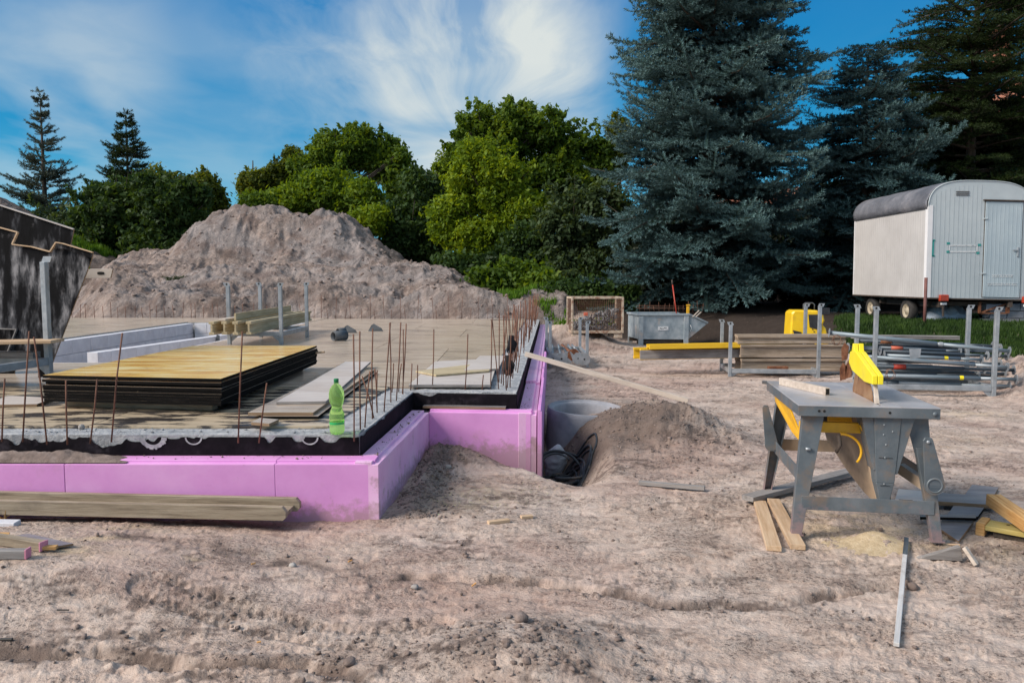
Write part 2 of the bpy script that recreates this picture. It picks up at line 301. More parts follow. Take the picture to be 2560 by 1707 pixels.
mat('trailer_roof', [(.3, (.10, .105, .125)), (.5, (.155, .16, .185)), (.7, (.26, .255, .28))], 2.2, .40, .8, 2.6, bdist=.06, dirt=(.42, .38, .38), dlo=.60, dhi=.78, damt=.6, dscale=2.0)
mat('white_trim', [(.3, (.72, .72, .74)), (.7, (.80, .80, .82))], 4, .5, dirt=(.5, .47, .46), damt=.4)
mat('teal_paint', [(.3, (.02, .24, .23)), (.7, (.04, .32, .30))], 9, .6)
mat('pale_lath', [(.3, (.42, .41, .40)), (.5, (.54, .53, .53)), (.7, (.62, .62, .63))], 3, .7, .2, 20, st=W, dirt=(.25, .2, .16), damt=.6, dscale=9)
mat('white_sticker', [(.3, (.62, .64, .66)), (.7, (.74, .75, .76))], 20, .7, dirt=(.2, .24, .27), dlo=.56, dhi=.6, dscale=22, damt=.8)
mat('red_glass', [(.3, (.32, .035, .015)), (.7, (.46, .06, .03))], 20, .25, .2, 60)
mat('tyre', [(.3, (.018, .017, .017)), (.7, (.045, .042, .04))], 20, .85, .3, 60)
mat('rim', [(.3, (.34, .29, .21)), (.7, (.46, .40, .31))], 9, .6, dirt=(.2, .13, .08), damt=.5)
mat('chassis', [(.3, (.045, .035, .03)), (.7, (.10, .075, .06))], 9, .85, .3, 30)
mat('brown_post', [(.3, (.11, .045, .04)), (.7, (.19, .08, .07))], 9, .7, .2, 30)
mat('tarp_blue', [(.3, (.26, .33, .44)), (.5, (.38, .46, .56)), (.7, (.55, .60, .66))], 5, .45, .6, 7, bdist=.05)
mat('plastic_white', [(.3, (.50, .53, .60)), (.7, (.68, .70, .76))], 9, .4, .6, 14, bdist=.03)
mat('crate_paint', [(.3, (.34, .25, .18)), (.5, (.50, .40, .30)), (.7, (.60, .52, .42))], 12, .7, .3, 40, dirt=(.22, .09, .05), dlo=.5, dhi=.6, dscale=9, damt=.8)
mat('mesh_rust', [(.3, (.12, .055, .035)), (.7, (.24, .13, .085))], 14, .85)
mat('junk_metal', [(.3, (.07, .065, .065)), (.5, (.17, .165, .17)), (.75, (.46, .47, .49))], 14, .6, .4, 30, metal=.2)
mat('red_paint', [(.3, (.40, .035, .02)), (.7, (.52, .06, .03))], 9, .5, dirt=(.2, .06, .04), damt=.4)
mat('red_cap', [(.3, (.42, .08, .04)), (.7, (.56, .13, .07))], 9, .5)
mat('yellow_plastic', [(.3, (.72, .36, .01)), (.7, (.8, .45, .02))], 9, .5)
mat('bark', [(.3, (.035, .028, .022)), (.5, (.07, .055, .042)), (.7, (.12, .095, .075))], 4, .95, .8, 9, st=(3, 3, .6), bdist=.03)
mat('house_wall', [(.3, (.50, .40, .29)), (.7, (.60, .49, .36))], 2, .9, .3, 30)
mat('roof_tile', [(.3, (.26, .09, .05)), (.5, (.36, .14, .08)), (.7, (.44, .20, .12))], 6, .85, .3, 9)
mat('glass_dark', [(.3, (.02, .025, .03)), (.7, (.03, .035, .04))], 2, .08)
mat('shavings', [(.3, (.38, .28, .17)), (.5, (.50, .39, .25)), (.7, (.58, .47, .32))], 30, .9, .8, 90)
mat('split_wood', [(.3, (.42, .20, .06)), (.5, (.58, .33, .12)), (.7, (.68, .45, .22))], 5, .8, .6, 20, st=W)
mat('pink_wood', [(.3, (.55, .20, .30)), (.7, (.68, .30, .40))], 5, .6)
mat('filter_orange', [(.3, (.62, .30, .10)), (.7, (.72, .40, .16))], 20, .9)
mat('clod', [(.3, (.12, .09, .078)), (.5, (.20, .15, .13)), (.7, (.30, .235, .21))], 14, .95, .8, 40)
mat('pebble', [(.3, (.22, .20, .19)), (.5, (.33, .30, .28)), (.7, (.48, .45, .43))], 9, .8, .4, 40)
mat('pattern_board', [(.3, (.34, .26, .07)), (.5, (.42, .33, .10)), (.7, (.50, .42, .18))], 4, .6, .2, 20, st=W)
mat('green_cap', [(.3, (.0, .16, .05)), (.7, (.01, .22, .07))], 9, .4)
mat('wire_dark', [(.3, (.02, .02, .02)), (.7, (.04, .035, .03))], 9, .6)

# bottle plastic: clear green
m = bpy.data.materials.new('bottle_plastic'); m.use_nodes = True; b = m.node_tree.nodes['Principled BSDF']
b.inputs['Base Color'].default_value = (.62, .98, .36, 1); b.inputs['Transmission Weight'].default_value = .82; b.inputs['Roughness'].default_value = .06
b.inputs['IOR'].default_value = 1.03; MAT['bottle_plastic'] = m
m = bpy.data.materials.new('bottle_label'); m.use_nodes = True; b = m.node_tree.nodes['Principled BSDF']
b.inputs['Base Color'].default_value = (.02, .42, .12, 1); b.inputs['Roughness'].default_value = .3; MAT['bottle_label'] = m

def leafmat(name, dark, mid, light, scale=.55, tr=.35, tip=None):
    m = bpy.data.materials.new(name); m.use_nodes = True; t = m.node_tree; b = t.nodes['Principled BSDF']; out = t.nodes['Material Output']
    c = N(t, 'ShaderNodeTexCoord'); n = N(t, 'ShaderNodeTexNoise', i_Scale=scale, i_Detail=5.0, i_Roughness=.6); Lk(t, c.outputs['Object'], n.inputs['Vector'])
    n2 = N(t, 'ShaderNodeTexNoise', i_Scale=scale * 14, i_Detail=2.0); Lk(t, c.outputs['Object'], n2.inputs['Vector'])
    f = mth(t, 'ADD', mth(t, 'MULTIPLY', n.outputs[0], .6), mth(t, 'MULTIPLY', n2.outputs[0], .4))
    cc = ramp(t, f, [(.36, dark), (.5, mid), (.63, light)])
    if tip is not None:
        a = N(t, 'ShaderNodeAttribute', attribute_name='tip'); cc = mixc(t, a.outputs['Fac'], cc, tip)
    Lk(t, cc, b.inputs['Base Color']); b.inputs['Roughness'].default_value = .6; b.inputs['Specular IOR Level'].default_value = .25
    tl = N(t, 'ShaderNodeBsdfTranslucent'); Lk(t, mixc(t, 1.0, cc, (1.5, 1.25, .45), 'MULTIPLY'), tl.inputs[0])
    mx = N(t, 'ShaderNodeMixShader'); mx.inputs[0].default_value = tr; Lk(t, b.outputs[0], mx.inputs[1]); Lk(t, tl.outputs[0], mx.inputs[2]); Lk(t, mx.outputs[0], out.inputs[0])
    MAT[name] = m; return m
leafmat('leaf_dark', (.018, .04, .012), (.038, .078, .02), (.07, .125, .03), tr=.4)
leafmat('leaf_mid', (.035, .075, .010), (.085, .155, .018), (.17, .25, .025), tr=.5)
leafmat('leaf_lime', (.07, .13, .010), (.16, .25, .016), (.29, .38, .026), tr=.5)
leafmat('leaf_lime_dark', (.05, .10, .010), (.11, .19, .016), (.20, .29, .022), tr=.5)
leafmat('leaf_autumn', (.045, .07, .012), (.10, .14, .02), (.22, .23, .03), tr=.5)
leafmat('leaf_hedge_shade', (.006, .011, .005), (.011, .021, .008), (.020, .036, .012), tr=.2)  # shade under the trees put into the leaf colour
leafmat('leaf_grey_green', (.025, .045, .020), (.05, .085, .035), (.095, .14, .055), tr=.4)
leafmat('needle_blue', (.018, .036, .036), (.038, .076, .080), (.085, .155, .16), tr=.1, tip=(.15, .265, .275))
leafmat('needle_blue_far', (.03, .045, .035), (.055, .075, .06), (.085, .11, .09), tr=.12, tip=(.12, .15, .12))
leafmat('needle_dark', (.008, .017, .005), (.017, .033, .008), (.034, .056, .012), tr=.15, tip=(.04, .062, .014))
leafmat('grass', (.04, .09, .010), (.09, .19, .015), (.17, .32, .025), scale=2.5, tr=.35)
leafmat('weeds', (.012, .03, .006), (.03, .065, .012), (.065, .12, .02), scale=2.5, tr=.25)
# ================================================================ terrain
def polyd(X, Y, pts):
    """distance to a polyline and parameter along it"""
    best = np.full(X.shape, 1e9); par = np.zeros(X.shape); acc = 0.0
    for (ax, ay), (bx, by) in zip(pts[:-1], pts[1:]):
        dx, dy = bx - ax, by - ay; L2 = dx * dx + dy * dy; L_ = math.sqrt(L2)
        t = np.clip(((X - ax) * dx + (Y - ay) * dy) / L2, 0, 1)
        d = np.hypot(X - ax - t * dx, Y - ay - t * dy); k = d < best
        best = np.where(k, d, best); par = np.where(k, acc + t * L_, par); acc += L_
    return best, par
def GP(l): return [tuple(G(a, b)[:2]) for a, b in l]
RUT1 = GP([(1020, 1440), (1180, 1452), (1420, 1470), (1560, 1490), (1700, 1521), (1850, 1518), (1990, 1497), (2120, 1478), (2270, 1455)])
RUT2 = GP([(-60, 1625), (100, 1640), (220, 1632), (380, 1660), (560, 1682), (760, 1690), (880, 1720)])
RUT3 = GP([(330, 1380), (560, 1400), (800, 1420), (1020, 1440)])
RUT4 = GP([(2380, 1470), (2470, 1485), (2600, 1478)])
TRACK = GP([(380, 1490), (560, 1535), (720, 1570), (860, 1600), (960, 1606), (1080, 1580)])
def ground_base(X, Y):
    z = .030 * fbm(X * .45 + 3, Y * .45, 3) + .018 * fbm(X * 1.6, Y * 1.6, 3)
    # land rises behind the yard and towards the trailer
    z = z + .62 * sm((Y - 20.3) / 3.6) * sm((X - .4) / 1.2) + .30 * sm((Y - 25) / 6) * sm((X - .8) / 1.5)
    z = z + .58 * sm((X - 6.3 + .25 * (Y - 14)) / 2.2) * sm((Y - 13.0) / 4.5) * (1 - sm((Y - 20.3) / 3.6))
    z = z + .145 * sm((-X - .5) / 2.4) * sm((5.4 - Y) / 1.2) * sm((Y - 3.2) / .8)
    # mound in the foreground
    z = z + .10 * np.exp(-(((X - .02) / .42) ** 2 + ((Y - 3.12) / .34) ** 2))
    z = z + .05 * np.exp(-(((X + .9) / .5) ** 2 + ((Y - 2.9) / .2) ** 2))
    # pit beside the wall, with the ring in it
    e = np.sqrt(((X - .42 - .10 * (7.2 - Y)) / .42) ** 2 + ((Y - 7.55) / 1.45) ** 2)
    z = z - .50 * sm(1.25 - e) 
    z = z - .16 * np.exp(-(((X - .15) / .35) ** 2 + ((Y - 6.95) / .35) ** 2))
    # excavated heap beside the pit
    a = R(-18); U_ = (X - 1.42) * math.cos(a) + (Y - 8.15) * math.sin(a); V_ = -(X - 1.42) * math.sin(a) + (Y - 8.15) * math.cos(a)
    cl = fbm(X * 3.1, Y * 3.1, 4, .6)
    z = z + .25 * np.exp(-((np.abs(U_ - .06) / .58) ** 2.4 + (np.abs(V_) / 1.0) ** 2.4)) * (1 + .5 * cl)
    z = z + .14 * np.exp(-(((X - 1.95) / .5) ** 2 + ((Y - 7.5) / .6) ** 2)) * (1 + .5 * cl)
    # bank along the short wall and in the inner corner
    z = z + .05 * np.exp(-(((X + .66) / .13) ** 2)) * sm((Y - 4.9) / .5) * sm((7.6 - Y) / .8) * (1 + .6 * fbm(X * 9, Y * 9, 3))
    z = z + .085 * np.exp(-(((X + .42) / .28) ** 2 + ((Y - 6.75) / .30) ** 2)) * (1 + .4 * cl)
    # earth banks beside the rack of props
    z = z + .42 * np.exp(-(((X - 7.7) / .8) ** 2 + ((Y - 11.4) / 1.1) ** 2)) * (1 + .3 * cl)
    z = z + .25 * np.exp(-(((X - 6.6) / 2.4) ** 2 + ((Y - 14.4) / .5) ** 2)) * (1 + .4 * cl)
    # behind the small rack
    z = z + .55 * np.exp(-(((X - 1.55) / .8) ** 2 + ((Y - 19.2) / 1.3) ** 2)) * (1 + .4 * cl)
    return z
def ground_detail(X, Y):
    near = 1 / (1 + (Y / 9.0) ** 2)
    z = .0022 * fbm(X * 9, Y * 14, 4, .65) + .007 * sm(fbm(X * 3.2, Y * 5.5, 5, .62) / .05) + .0045 * sm(fbm(X * 7 + 3, Y * 12, 4, .65) / .06 + .5)
    rough = sm(fbm(X * .8 + 9, Y * .8 + 4, 3) * 2.2 + .1)
    z = z + rough * (.010 * sm(fbm(X * 17, Y * 19, 3, .6) / .25) + .005 * fbm(X * 45, Y * 50, 2))
    z = z + near * .0022 * fbm(X * 60, Y * 70, 2)
    heap = np.exp(-(((X - 1.35) / .8) ** 2 + ((Y - 7.8) / 1.1) ** 2)) + np.exp(-(((X + .6) / .25) ** 2 + ((Y - 6.3) / 1.2) ** 2)) + .5 * np.exp(-(((X - .05) / .45) ** 2 + ((Y - 3.1) / .35) ** 2))
    z = z - .010 + heap * (.022 * ridg(X * 5, Y * 5, 4, .6) + .016 * fbm(X * 18, Y * 18, 3, .6))
    return z
def masks(X, Y):
    dark_soil_shade = np.zeros(X.shape); dz = np.zeros(X.shape)  # ground darkening: painted groove shade together with real dark soil
    wob = .05 * fbm(X * 3, Y * 3, 3) + .02 * fbm(X * 14, Y * 14, 2)
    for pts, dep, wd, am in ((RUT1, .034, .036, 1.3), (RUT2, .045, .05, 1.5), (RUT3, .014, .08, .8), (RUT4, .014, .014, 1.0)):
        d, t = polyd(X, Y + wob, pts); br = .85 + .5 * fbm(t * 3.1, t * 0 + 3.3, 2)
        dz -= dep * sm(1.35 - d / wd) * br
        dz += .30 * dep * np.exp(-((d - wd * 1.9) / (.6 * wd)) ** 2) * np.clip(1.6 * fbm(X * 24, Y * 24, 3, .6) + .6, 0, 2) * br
        dark_soil_shade += 1.5 * am * np.exp(-(d / (wd * 1.35)) ** 2) * np.clip(.45 + 1.2 * fbm(X * 10, Y * 16, 3), 0, 1) * br  # shade inside the ruts painted into the ground colour
    d, t = polyd(X, Y, TRACK); tread = (np.sin(t * 95 + 14 * d) > .0); ed = sm((.12 - d) / .02); dz -= ed * (.010 + .010 * tread * (d > .05)) + ed * .006 * (np.sin(d * 190) > .3)
    dark_soil_shade += .55 * ed * (~tread) * (d > .05) * (.6 + .8 * fbm(X * 9, Y * 9, 2)) + .3 * ed * (np.sin(d * 190) > .5)  # tread grooves darkened in colour for their shade
    # scattered dark crumb patches
    p = sm((fbm(X * 1.1 + 40, Y * 1.8 + 12, 4, .6) - .14) / .25); dark_soil_shade += .85 * p * sm(2.8 * fbm(X * 11, Y * 22, 4, .68))
    p = sm((fbm(X * 2.6 + 4, Y * 6.5 + 2, 4, .6) - .27) / .08); dark_soil_shade += .6 * p * sm(.3 + 3 * fbm(X * 20, Y * 40, 3, .6))
    ck = np.abs(fbm(X * 3.2, Y * 5.5, 5, .62) - .02); dark_soil_shade += .75 * sm(1 - ck / .022) * sm(.55 + 2.2 * fbm(X * 1.4 + 3, Y * 1.4, 3)); ck = np.abs(fbm(X * 7 + 3, Y * 12, 4, .65)); dark_soil_shade += .45 * sm(1 - ck / .03) * sm(.1 + 2.4 * fbm(X * 1.1 + 13, Y * 1.6, 3))
    dark_soil_shade += .7 * np.exp(-(((X - .1) / .45) ** 2 + ((Y - 3.15) / .2) ** 2)) * sm(.5 + 1.6 * fbm(X * 8, Y * 10, 3))
    dark_soil_shade += .8 * np.exp(-(((X - 1.0) / .42) ** 2 + ((Y - 7.6) / .8) ** 2)) + .95 * np.exp(-(((X - 1.5) / .55) ** 2 + ((Y - 7.9) / .9) ** 2)) + .55 * np.exp(-(((X + .62) / .15) ** 2)) * sm((Y - 4.9) / .4) * sm((7.2 - Y) / .5)
    dark_soil_shade += .5 * np.exp(-(((X + .4) / .3) ** 2 + ((Y - 6.7) / .35) ** 2)) + .6 * np.exp(-(((X - .55) / .5) ** 2 + ((Y - 7.6) / 1.0) ** 2))
    tree_shade = sm((Y - 20.0) / 1.0) * sm((X - 2.0) / 1.0) + sm((Y - 15.6) / 1.2) * sm((X - 4.2) / .8); dark_soil_shade += .9 * sm((Y - 20.0) / 1.2) * sm((X - 2.2) / 1.2) + .9 * sm((Y - 15.8) / 1.2) * sm((X - 4.2) / .8)  # dark soil bank, with the shade of the trees painted over it
    for cx, cy, rx, ry in ((.95, 12.9, .5, .5), (1.6, 18.6, .9, 1.2), (3.0, 4.4, .5, .25)): dark_soil_shade += .5 * np.exp(-(((X - cx) / rx) ** 2 + ((Y - cy) / ry) ** 2))
    saw = np.zeros(X.shape); g = .5 + 1.3 * fbm(X * 7, Y * 11, 4, .65)
    for px, py, rx, ry, am in ((2180, 1340, .42, .30, 1.2), (2040, 1260, .35, .5, .8), (90, 1430, .45, .14, 1.0), (200, 1395, .4, .06, .9), (330, 1360, .35, .04, .8), (480, 1430, .06, .02, .9), (350, 1345, .1, .05, .9),
                               (2420, 1035, .6, .25, .8), (1200, 1235, .16, .28, .55), (1130, 1270, .25, .2, .4), (2500, 1380, .3, .2, .3), (2300, 1100, .8, .6, .3)):
        q = G(px, py); saw += am * np.exp(-(((X - q.x) / rx) ** 2 + ((Y - q.y) / ry) ** 2)) * np.clip(g, 0, 1.4)
    q = G(2185, 1360); dz += .055 * np.exp(-(((X - q.x) / .13) ** 2 + ((Y - q.y) / .10) ** 2)) * (1 + .2 * fbm(X * 12, Y * 12, 2))
    red = sm((fbm(X * .55 + 70, Y * .75 + 8, 4, .55) - .05) / .45); q = G(1620, 925); red = red + 1.2 * np.exp(-(((X - q.x) / 1.2) ** 2 + ((Y - q.y) / .5) ** 2))
    return dark_soil_shade, saw, red, dz, tree_shade
def gh(x, y):
    X = np.array([[float(x)]]); Y = np.array([[float(y)]]); return float((ground_base(X, Y) + masks(X, Y)[3])[0, 0])
def fan_grid(u0, u1, nu, ys, apex=0.8):
    u = np.linspace(u0, u1, nu); ys = np.asarray(ys); X = u[None, :] * (ys[:, None] + apex); Y = np.repeat(ys[:, None], nu, 1)
    r, c = len(ys), nu; i = np.arange(r * c).reshape(r, c); F = np.stack([i[:-1, :-1], i[:-1, 1:], i[1:, 1:], i[1:, :-1]], -1).reshape(-1, 4)
    return X, Y, F
def add_attr(me, name, a):
    at = me.attributes.new(name, 'FLOAT', 'POINT'); at.data.foreach_set('value', np.clip(a, 0, 1).astype(np.float32).ravel())

def soilmat(name, far=False):
    m = bpy.data.materials.new(name); m.use_nodes = True; t = m.node_tree; b = t.nodes['Principled BSDF']
    g = N(t, 'ShaderNodeNewGeometry'); mp = N(t, 'ShaderNodeMapping'); mp.inputs['Scale'].default_value = (1, 1.35, 1); Lk(t, g.outputs['Position'], mp.inputs[0])
    def nz(s, d=6.0, r=.65):
        n = N(t, 'ShaderNodeTexNoise', i_Scale=s, i_Detail=d, i_Roughness=r); Lk(t, mp.outputs[0], n.inputs['Vector']); return n.outputs[0]
    A = nz(1.1); B = nz(9.0); C = nz(42.0, 4.0, .7); Dn = nz(150.0, 3.0, .7)
    base = ramp(t, A, [(.32, (.41, .295, .235)), (.5, (.52, .40, .335)), (.66, (.60, .49, .43))])
    base = mixc(t, mth(t, 'MULTIPLY', ramp(t, B, [(.40, 0.0), (.68, 1.0)]), .5), base, (.64, .56, .50))
    base = mixc(t, mth(t, 'MULTIPLY', ramp(t, B, [(.30, 1.0), (.46, 0.0)]), .55), base, (.25, .195, .18))
    pm = ramp(t, nz(2.3, 5.0, .6), [(.44, .10), (.56, 1.0)]); base = mixc(t, mth(t, 'MULTIPLY', mth(t, 'MULTIPLY', ramp(t, C, [(.36, 1.0), (.49, 0.0)]), .9), pm), base, (.10, .074, .065))
    base = mixc(t, mth(t, 'MULTIPLY', ramp(t, Dn, [(.36, 1.0), (.48, 0.0)]), .30), base, (.20, .155, .14))
    base = mixc(t, mth(t, 'MULTIPLY', ramp(t, Dn, [(.60, 0.0), (.68, 1.0)]), .35), base, (.60, .53, .49))
    if not far:
        for an, c_, am in (('red', (.36, .215, .18), .33), ('dark_soil_shade', (.105, .077, .066), .84), ('saw', (.60, .47, .31), .8), ('tree_shade_soil', (.032, .024, .02), .92)):
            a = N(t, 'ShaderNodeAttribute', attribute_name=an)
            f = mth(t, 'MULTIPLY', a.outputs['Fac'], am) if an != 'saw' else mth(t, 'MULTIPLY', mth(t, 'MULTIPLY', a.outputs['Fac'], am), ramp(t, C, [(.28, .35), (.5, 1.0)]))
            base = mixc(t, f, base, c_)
    else:
        base = mixc(t, .42, base, (.22, .175, .17)); base = mixc(t, mth(t, 'MULTIPLY', ramp(t, nz(.35, 4.0), [(.45, 0.0), (.6, 1.0)]), .6), base, (.31, .29, .295)); base = mixc(t, mth(t, 'MULTIPLY', ramp(t, nz(.8, 6.0, .7), [(.50, 0.0), (.60, 1.0)]), .55), base, (.17, .115, .095))
        a = N(t, 'ShaderNodeAttribute', attribute_name='dark_soil_shade'); base = mixc(t, mth(t, 'MULTIPLY', a.outputs['Fac'], .75), base, (.11, .08, .065))
    Lk(t, base, b.inputs['Base Color']); b.inputs['Roughness'].default_value = .95; b.inputs['Specular IOR Level'].default_value = .15
    h = mth(t, 'ADD', mth(t, 'MULTIPLY', B, .8), mth(t, 'MULTIPLY', mth(t, 'ADD', mth(t, 'MULTIPLY', C, .6), mth(t, 'MULTIPLY', Dn, .22)), mth(t, 'ADD', mth(t, 'MULTIPLY', pm, .75), .25)))
    bp = N(t, 'ShaderNodeBump', i_Strength=.9, i_Distance=.16 if far else .035); Lk(t, h, bp.inputs['Height']); Lk(t, bp.outputs[0], b.inputs['Normal'])
    MAT[name] = m; return m
soilmat('soil'); soilmat('soil_heap', True)

ys = [1.3]
while ys[-1] < 12: ys.append(ys[-1] * 1.0062)
while ys[-1] < 75: ys.append(ys[-1] * 1.015)
X, Y, F = fan_grid(-.80, .80, 860, ys)
Z = ground_base(X, Y) + ground_detail(X, Y); soil_shd, sw, rd, dz, tree_shade_ = masks(X, Y); Z = Z + dz
V = np.stack([X, Y, Z], -1).reshape(-1, 3)
r, c = X.shape; idx = np.arange(r * c).reshape(r, c)
loop = np.concatenate([idx[0, :], idx[1:, -1], idx[-1, -2::-1], idx[-2:0:-1, 0]])
ctr = np.array([0, 20, 0.]); P = V[loop] - ctr; P[:, 2] = 0; nn = np.linalg.norm(P, axis=1, keepdims=True); Q = ctr + P / nn * 900; Q[:, 2] = -.05
nb = len(V); V2 = np.concatenate([V, Q]); k = len(loop); a = np.arange(k); bn = (a + 1) % k
FR = np.stack([loop[a], nb + a, nb + bn, loop[bn]], -1)
me = mesh_np('ground', V2, np.concatenate([F, FR]), [MAT['soil']], True)
pad = np.zeros(k)
for nme, arr in (('dark_soil_shade', soil_shd), ('saw', sw), ('red', rd), ('tree_shade_soil', tree_shade_)): add_attr(me, nme, np.concatenate([arr.ravel(), pad]))
tag(link('ground', me), kind='structure')

# ---- big spoil heap behind the slab
HC = [(40, 700), (220, 690), (300, 652), (420, 612), (480, 560), (545, 530), (590, 516), (640, 530), (700, 527), (770, 540), (800, 533), (850, 548), (920, 592), (1000, 645), (1060, 672), (1100, 690), (1200, 715), (1300, 738), (1400, 750), (1500, 785)]
hcx = np.array([D(a, b, 33).x for a, b in HC]); hcz = np.array([D(a, b, 33).z for a, b in HC])
def heap_h(X, Y):
    Xs = X * 33 / np.clip(Y, 22, 33); wob = fbm(X * .3, Y * .3, 3)
    cz = np.interp(Xs, hcx, hcz); 
    yy = Y + 1.1 * wob
    front = sm((yy - 21.9) / 1.7); mid = sm((yy - 24.5) / 3.5); up = sm((yy - 28.3) / 4.2)
    z = 1.18 * front * (1 + .25 * fbm(X * .5 + 8, Y * .2, 3)) * sm((Xs + 20) / 3) * sm((3.6 - Xs) / 1.5)
    low = np.minimum(cz, 2.1); z = z + np.maximum(0, low - 1.15) * mid + np.maximum(0, cz - 2.1) * up
    back = sm((Y - 33.2) / 7); z = z * (1 - back)
    am = .25 + .75 * sm(z / 1.2)
    xw = X + 1.1 * fbm(X * .45 + 5, Y * .45, 3) + .25 * fbm(X * 2.2, Y * 2.2 + 7, 2); yw = Y + 1.1 * fbm(X * .45 - 9, Y * .45 + 3, 3)
    z = z + up * .35 * np.maximum(0, fbm(xw * .35 + 2, yw * .2, 2)) * np.minimum(cz / 4, 1) * (1 - back)
    z = z + am * (.26 * ridg(xw * .55, yw * .38, 4, .5) + .12 * fbm(xw * 1.6, yw * 1.3, 5, .6) + .05 * ridg(X * 3.7 + .8 * xw, Y * 2.0, 4, .65) + .05 * sm(fbm(X * 2.2, Y * 1.6, 4, .6) / .06) - .08) + up * .10 * ridg(X * 2.3, Y * .35, 3, .6) + up * .25 * fbm(xw * .8, yw * .3 + 9, 3)
    return z - .25 * (1 - sm((yy - 21.6) / .8)) - 1.2 * sm((Xs - 3.2) / 1.6)
ys = np.concatenate([np.arange(21.3, 34.5, .07), np.arange(34.5, 42, .3)])
X, Y, F = fan_grid(-.72, .18, 540, ys, 0)
Z = heap_h(X, Y); me = mesh_np('spoil_heap', np.stack([X, Y, Z], -1).reshape(-1, 3), F, [MAT['soil_heap']], True)
add_attr(me, 'dark_soil_shade', sm((fbm(X * .5 + 4, Y * .8, 4, .6) - .2) / .3) * .45); tag(link('spoil_heap', me), kind='structure')
# ---- earth hill with grass on the left
HC2 = [(-400, 470), (-100, 475), (0, 490), (60, 525), (130, 562), (200, 600), (260, 622), (315, 655), (360, 690), (420, 730)]
lx = np.array([D(a, b, 38).x for a, b in HC2]); lz = np.array([D(a, b, 38).z for a, b in HC2])
def hill_h(X, Y):
    Xs = X * 38 / np.clip(Y, 28, 38); cz = np.interp(Xs, lx, lz)
    z = cz * (.25 * sm((Y - 29) / 2) + .75 * sm((Y - 30) / 8)) * (1 - sm((Y - 38.5) / 5))
    return z + .3 * sm(z) * (.5 * fbm(X * .8, Y * .8, 4, .6) + .3 * ridg(X * 2, Y * 2, 3)) - .15
ys = np.concatenate([np.arange(28.3, 39.5, .10), np.arange(39.5, 44, .4)])
X, Y, F = fan_grid(-.95, -.44, 260, ys, 0); Z = hill_h(X, Y)
me = mesh_np('grassy_hill', np.stack([X, Y, Z], -1).reshape(-1, 3), F, [MAT['soil_heap']], True)
add_attr(me, 'dark_soil_shade', .75 + .5 * fbm(X * 1.5, Y * 1.5, 3)); tag(link('grassy_hill', me), kind='structure')

# ---- grass: one mesh of blades
def blades(name, pts, h, wd, matname, label):
    n = len(pts); hh = h * rng.uniform(.5, 1.3, n); a = rng.uniform(0, 2 * math.pi, n); ln = rng.uniform(0, .5, n) * hh; b = rng.uniform(0, 2 * math.pi, n)
    dx = np.cos(a) * wd * .5; dy = np.sin(a) * wd * .5; P = np.asarray(pts)
    v0 = P + np.stack([dx, dy, 0 * dx], -1); v1 = P - np.stack([dx, dy, 0 * dx], -1); v2 = P + np.stack([np.cos(b) * ln, np.sin(b) * ln, hh], -1)
    V = np.stack([v0, v1, v2], 1).reshape(-1, 3); F = np.arange(3 * n).reshape(-1, 3)
    return tag(link(name, mesh_np(name, V, F, [MAT[matname]])), label, 'grass', kind='stuff')
P = rng.uniform((5.2, 13.2), (13.5, 21), (90000, 2)); z = (ground_base(P[:, 0], P[:, 1])); dens = sm((z - .12) / .16) * sm((P[:, 0] / P[:, 1] - .415) / .04) * sm((P[:, 1] - 13.6 - .25 * (9 - P[:, 0])) / .8) * sm(1.0 + 1.2 * fbm(P[:, 0] * 1.3, P[:, 1] * 1.3, 3))
k = rng.random(len(P)) < dens; blades('grass', np.column_stack([P[k], z[k] - .01]), .13, .03, 'weeds', 'green grass and weeds on the bank in front of the trailer')
P = rng.uniform((-27, 30), (-16, 38.4), (70000, 2)); z = hill_h(P[:, 0], P[:, 1]); f = fbm(P[:, 0] * .5 + 2, P[:, 1] * .5, 3); cx = P[:, 0] * 1920 / P[:, 1] + 1280
k = (z > .3) & (((np.abs(P[:, 1] - 37.3) < 1.2) & (f > .05) & (cx > 90)) | ((f > .36) & (cx > 150))); blades('grass', np.column_stack([P[k], z[k] - .02]), .26, .08, 'grass', 'bright green grass growing on the crest of the earth hill')
P = rng.uniform((-.5, 21.2), (3.0, 25.5), (9000, 2)); z = np.maximum(ground_base(P[:, 0], P[:, 1]), heap_h(P[:, 0], P[:, 1])); f = fbm(P[:, 0] * 1.1 + 2, P[:, 1] * 1.1, 3)
k = (f > .12) & (z > .3); blades('grass', np.column_stack([P[k], z[k] - .02]), .2, .05, 'grass', 'low weeds at the right foot of the spoil heap')

# ---- clods and pebbles
def rocks(name, n, pf, smin, smax, matname, label, kind='stuff'):
    ico = bmesh.new(); bmesh.ops.create_icosphere(ico, subdivisions=1, radius=1); bv = np.array([v.co[:] for v in ico.verts]); bf = np.array([[v.index for v in f.verts] for f in ico.faces]); ico.free()
    P = pf(n); n = len(P); s = smin * (smax / smin) ** (rng.random(n) ** 2.6); V = bv[None] * (1 + .6 * rng.uniform(-1, 1, (n, len(bv), 1)))
    V = V * s[:, None, None] * rng.uniform(.7, 1.2, (n, 1, 3)) * np.array([1, 1, .7]); a = rng.uniform(0, 6.3, n); ca, sa = np.cos(a)[:, None], np.sin(a)[:, None]
    V = np.stack([V[..., 0] * ca - V[..., 1] * sa, V[..., 0] * sa + V[..., 1] * ca, V[..., 2]], -1) + P[:, None, :]
    F = (bf[None] + (np.arange(n) * len(bv))[:, None, None]).reshape(-1, 3)
    o = link(name, mesh_np(name, V.reshape(-1, 3), F, [MAT[matname]], False)); return tag(o, label, 'soil', kind=kind)
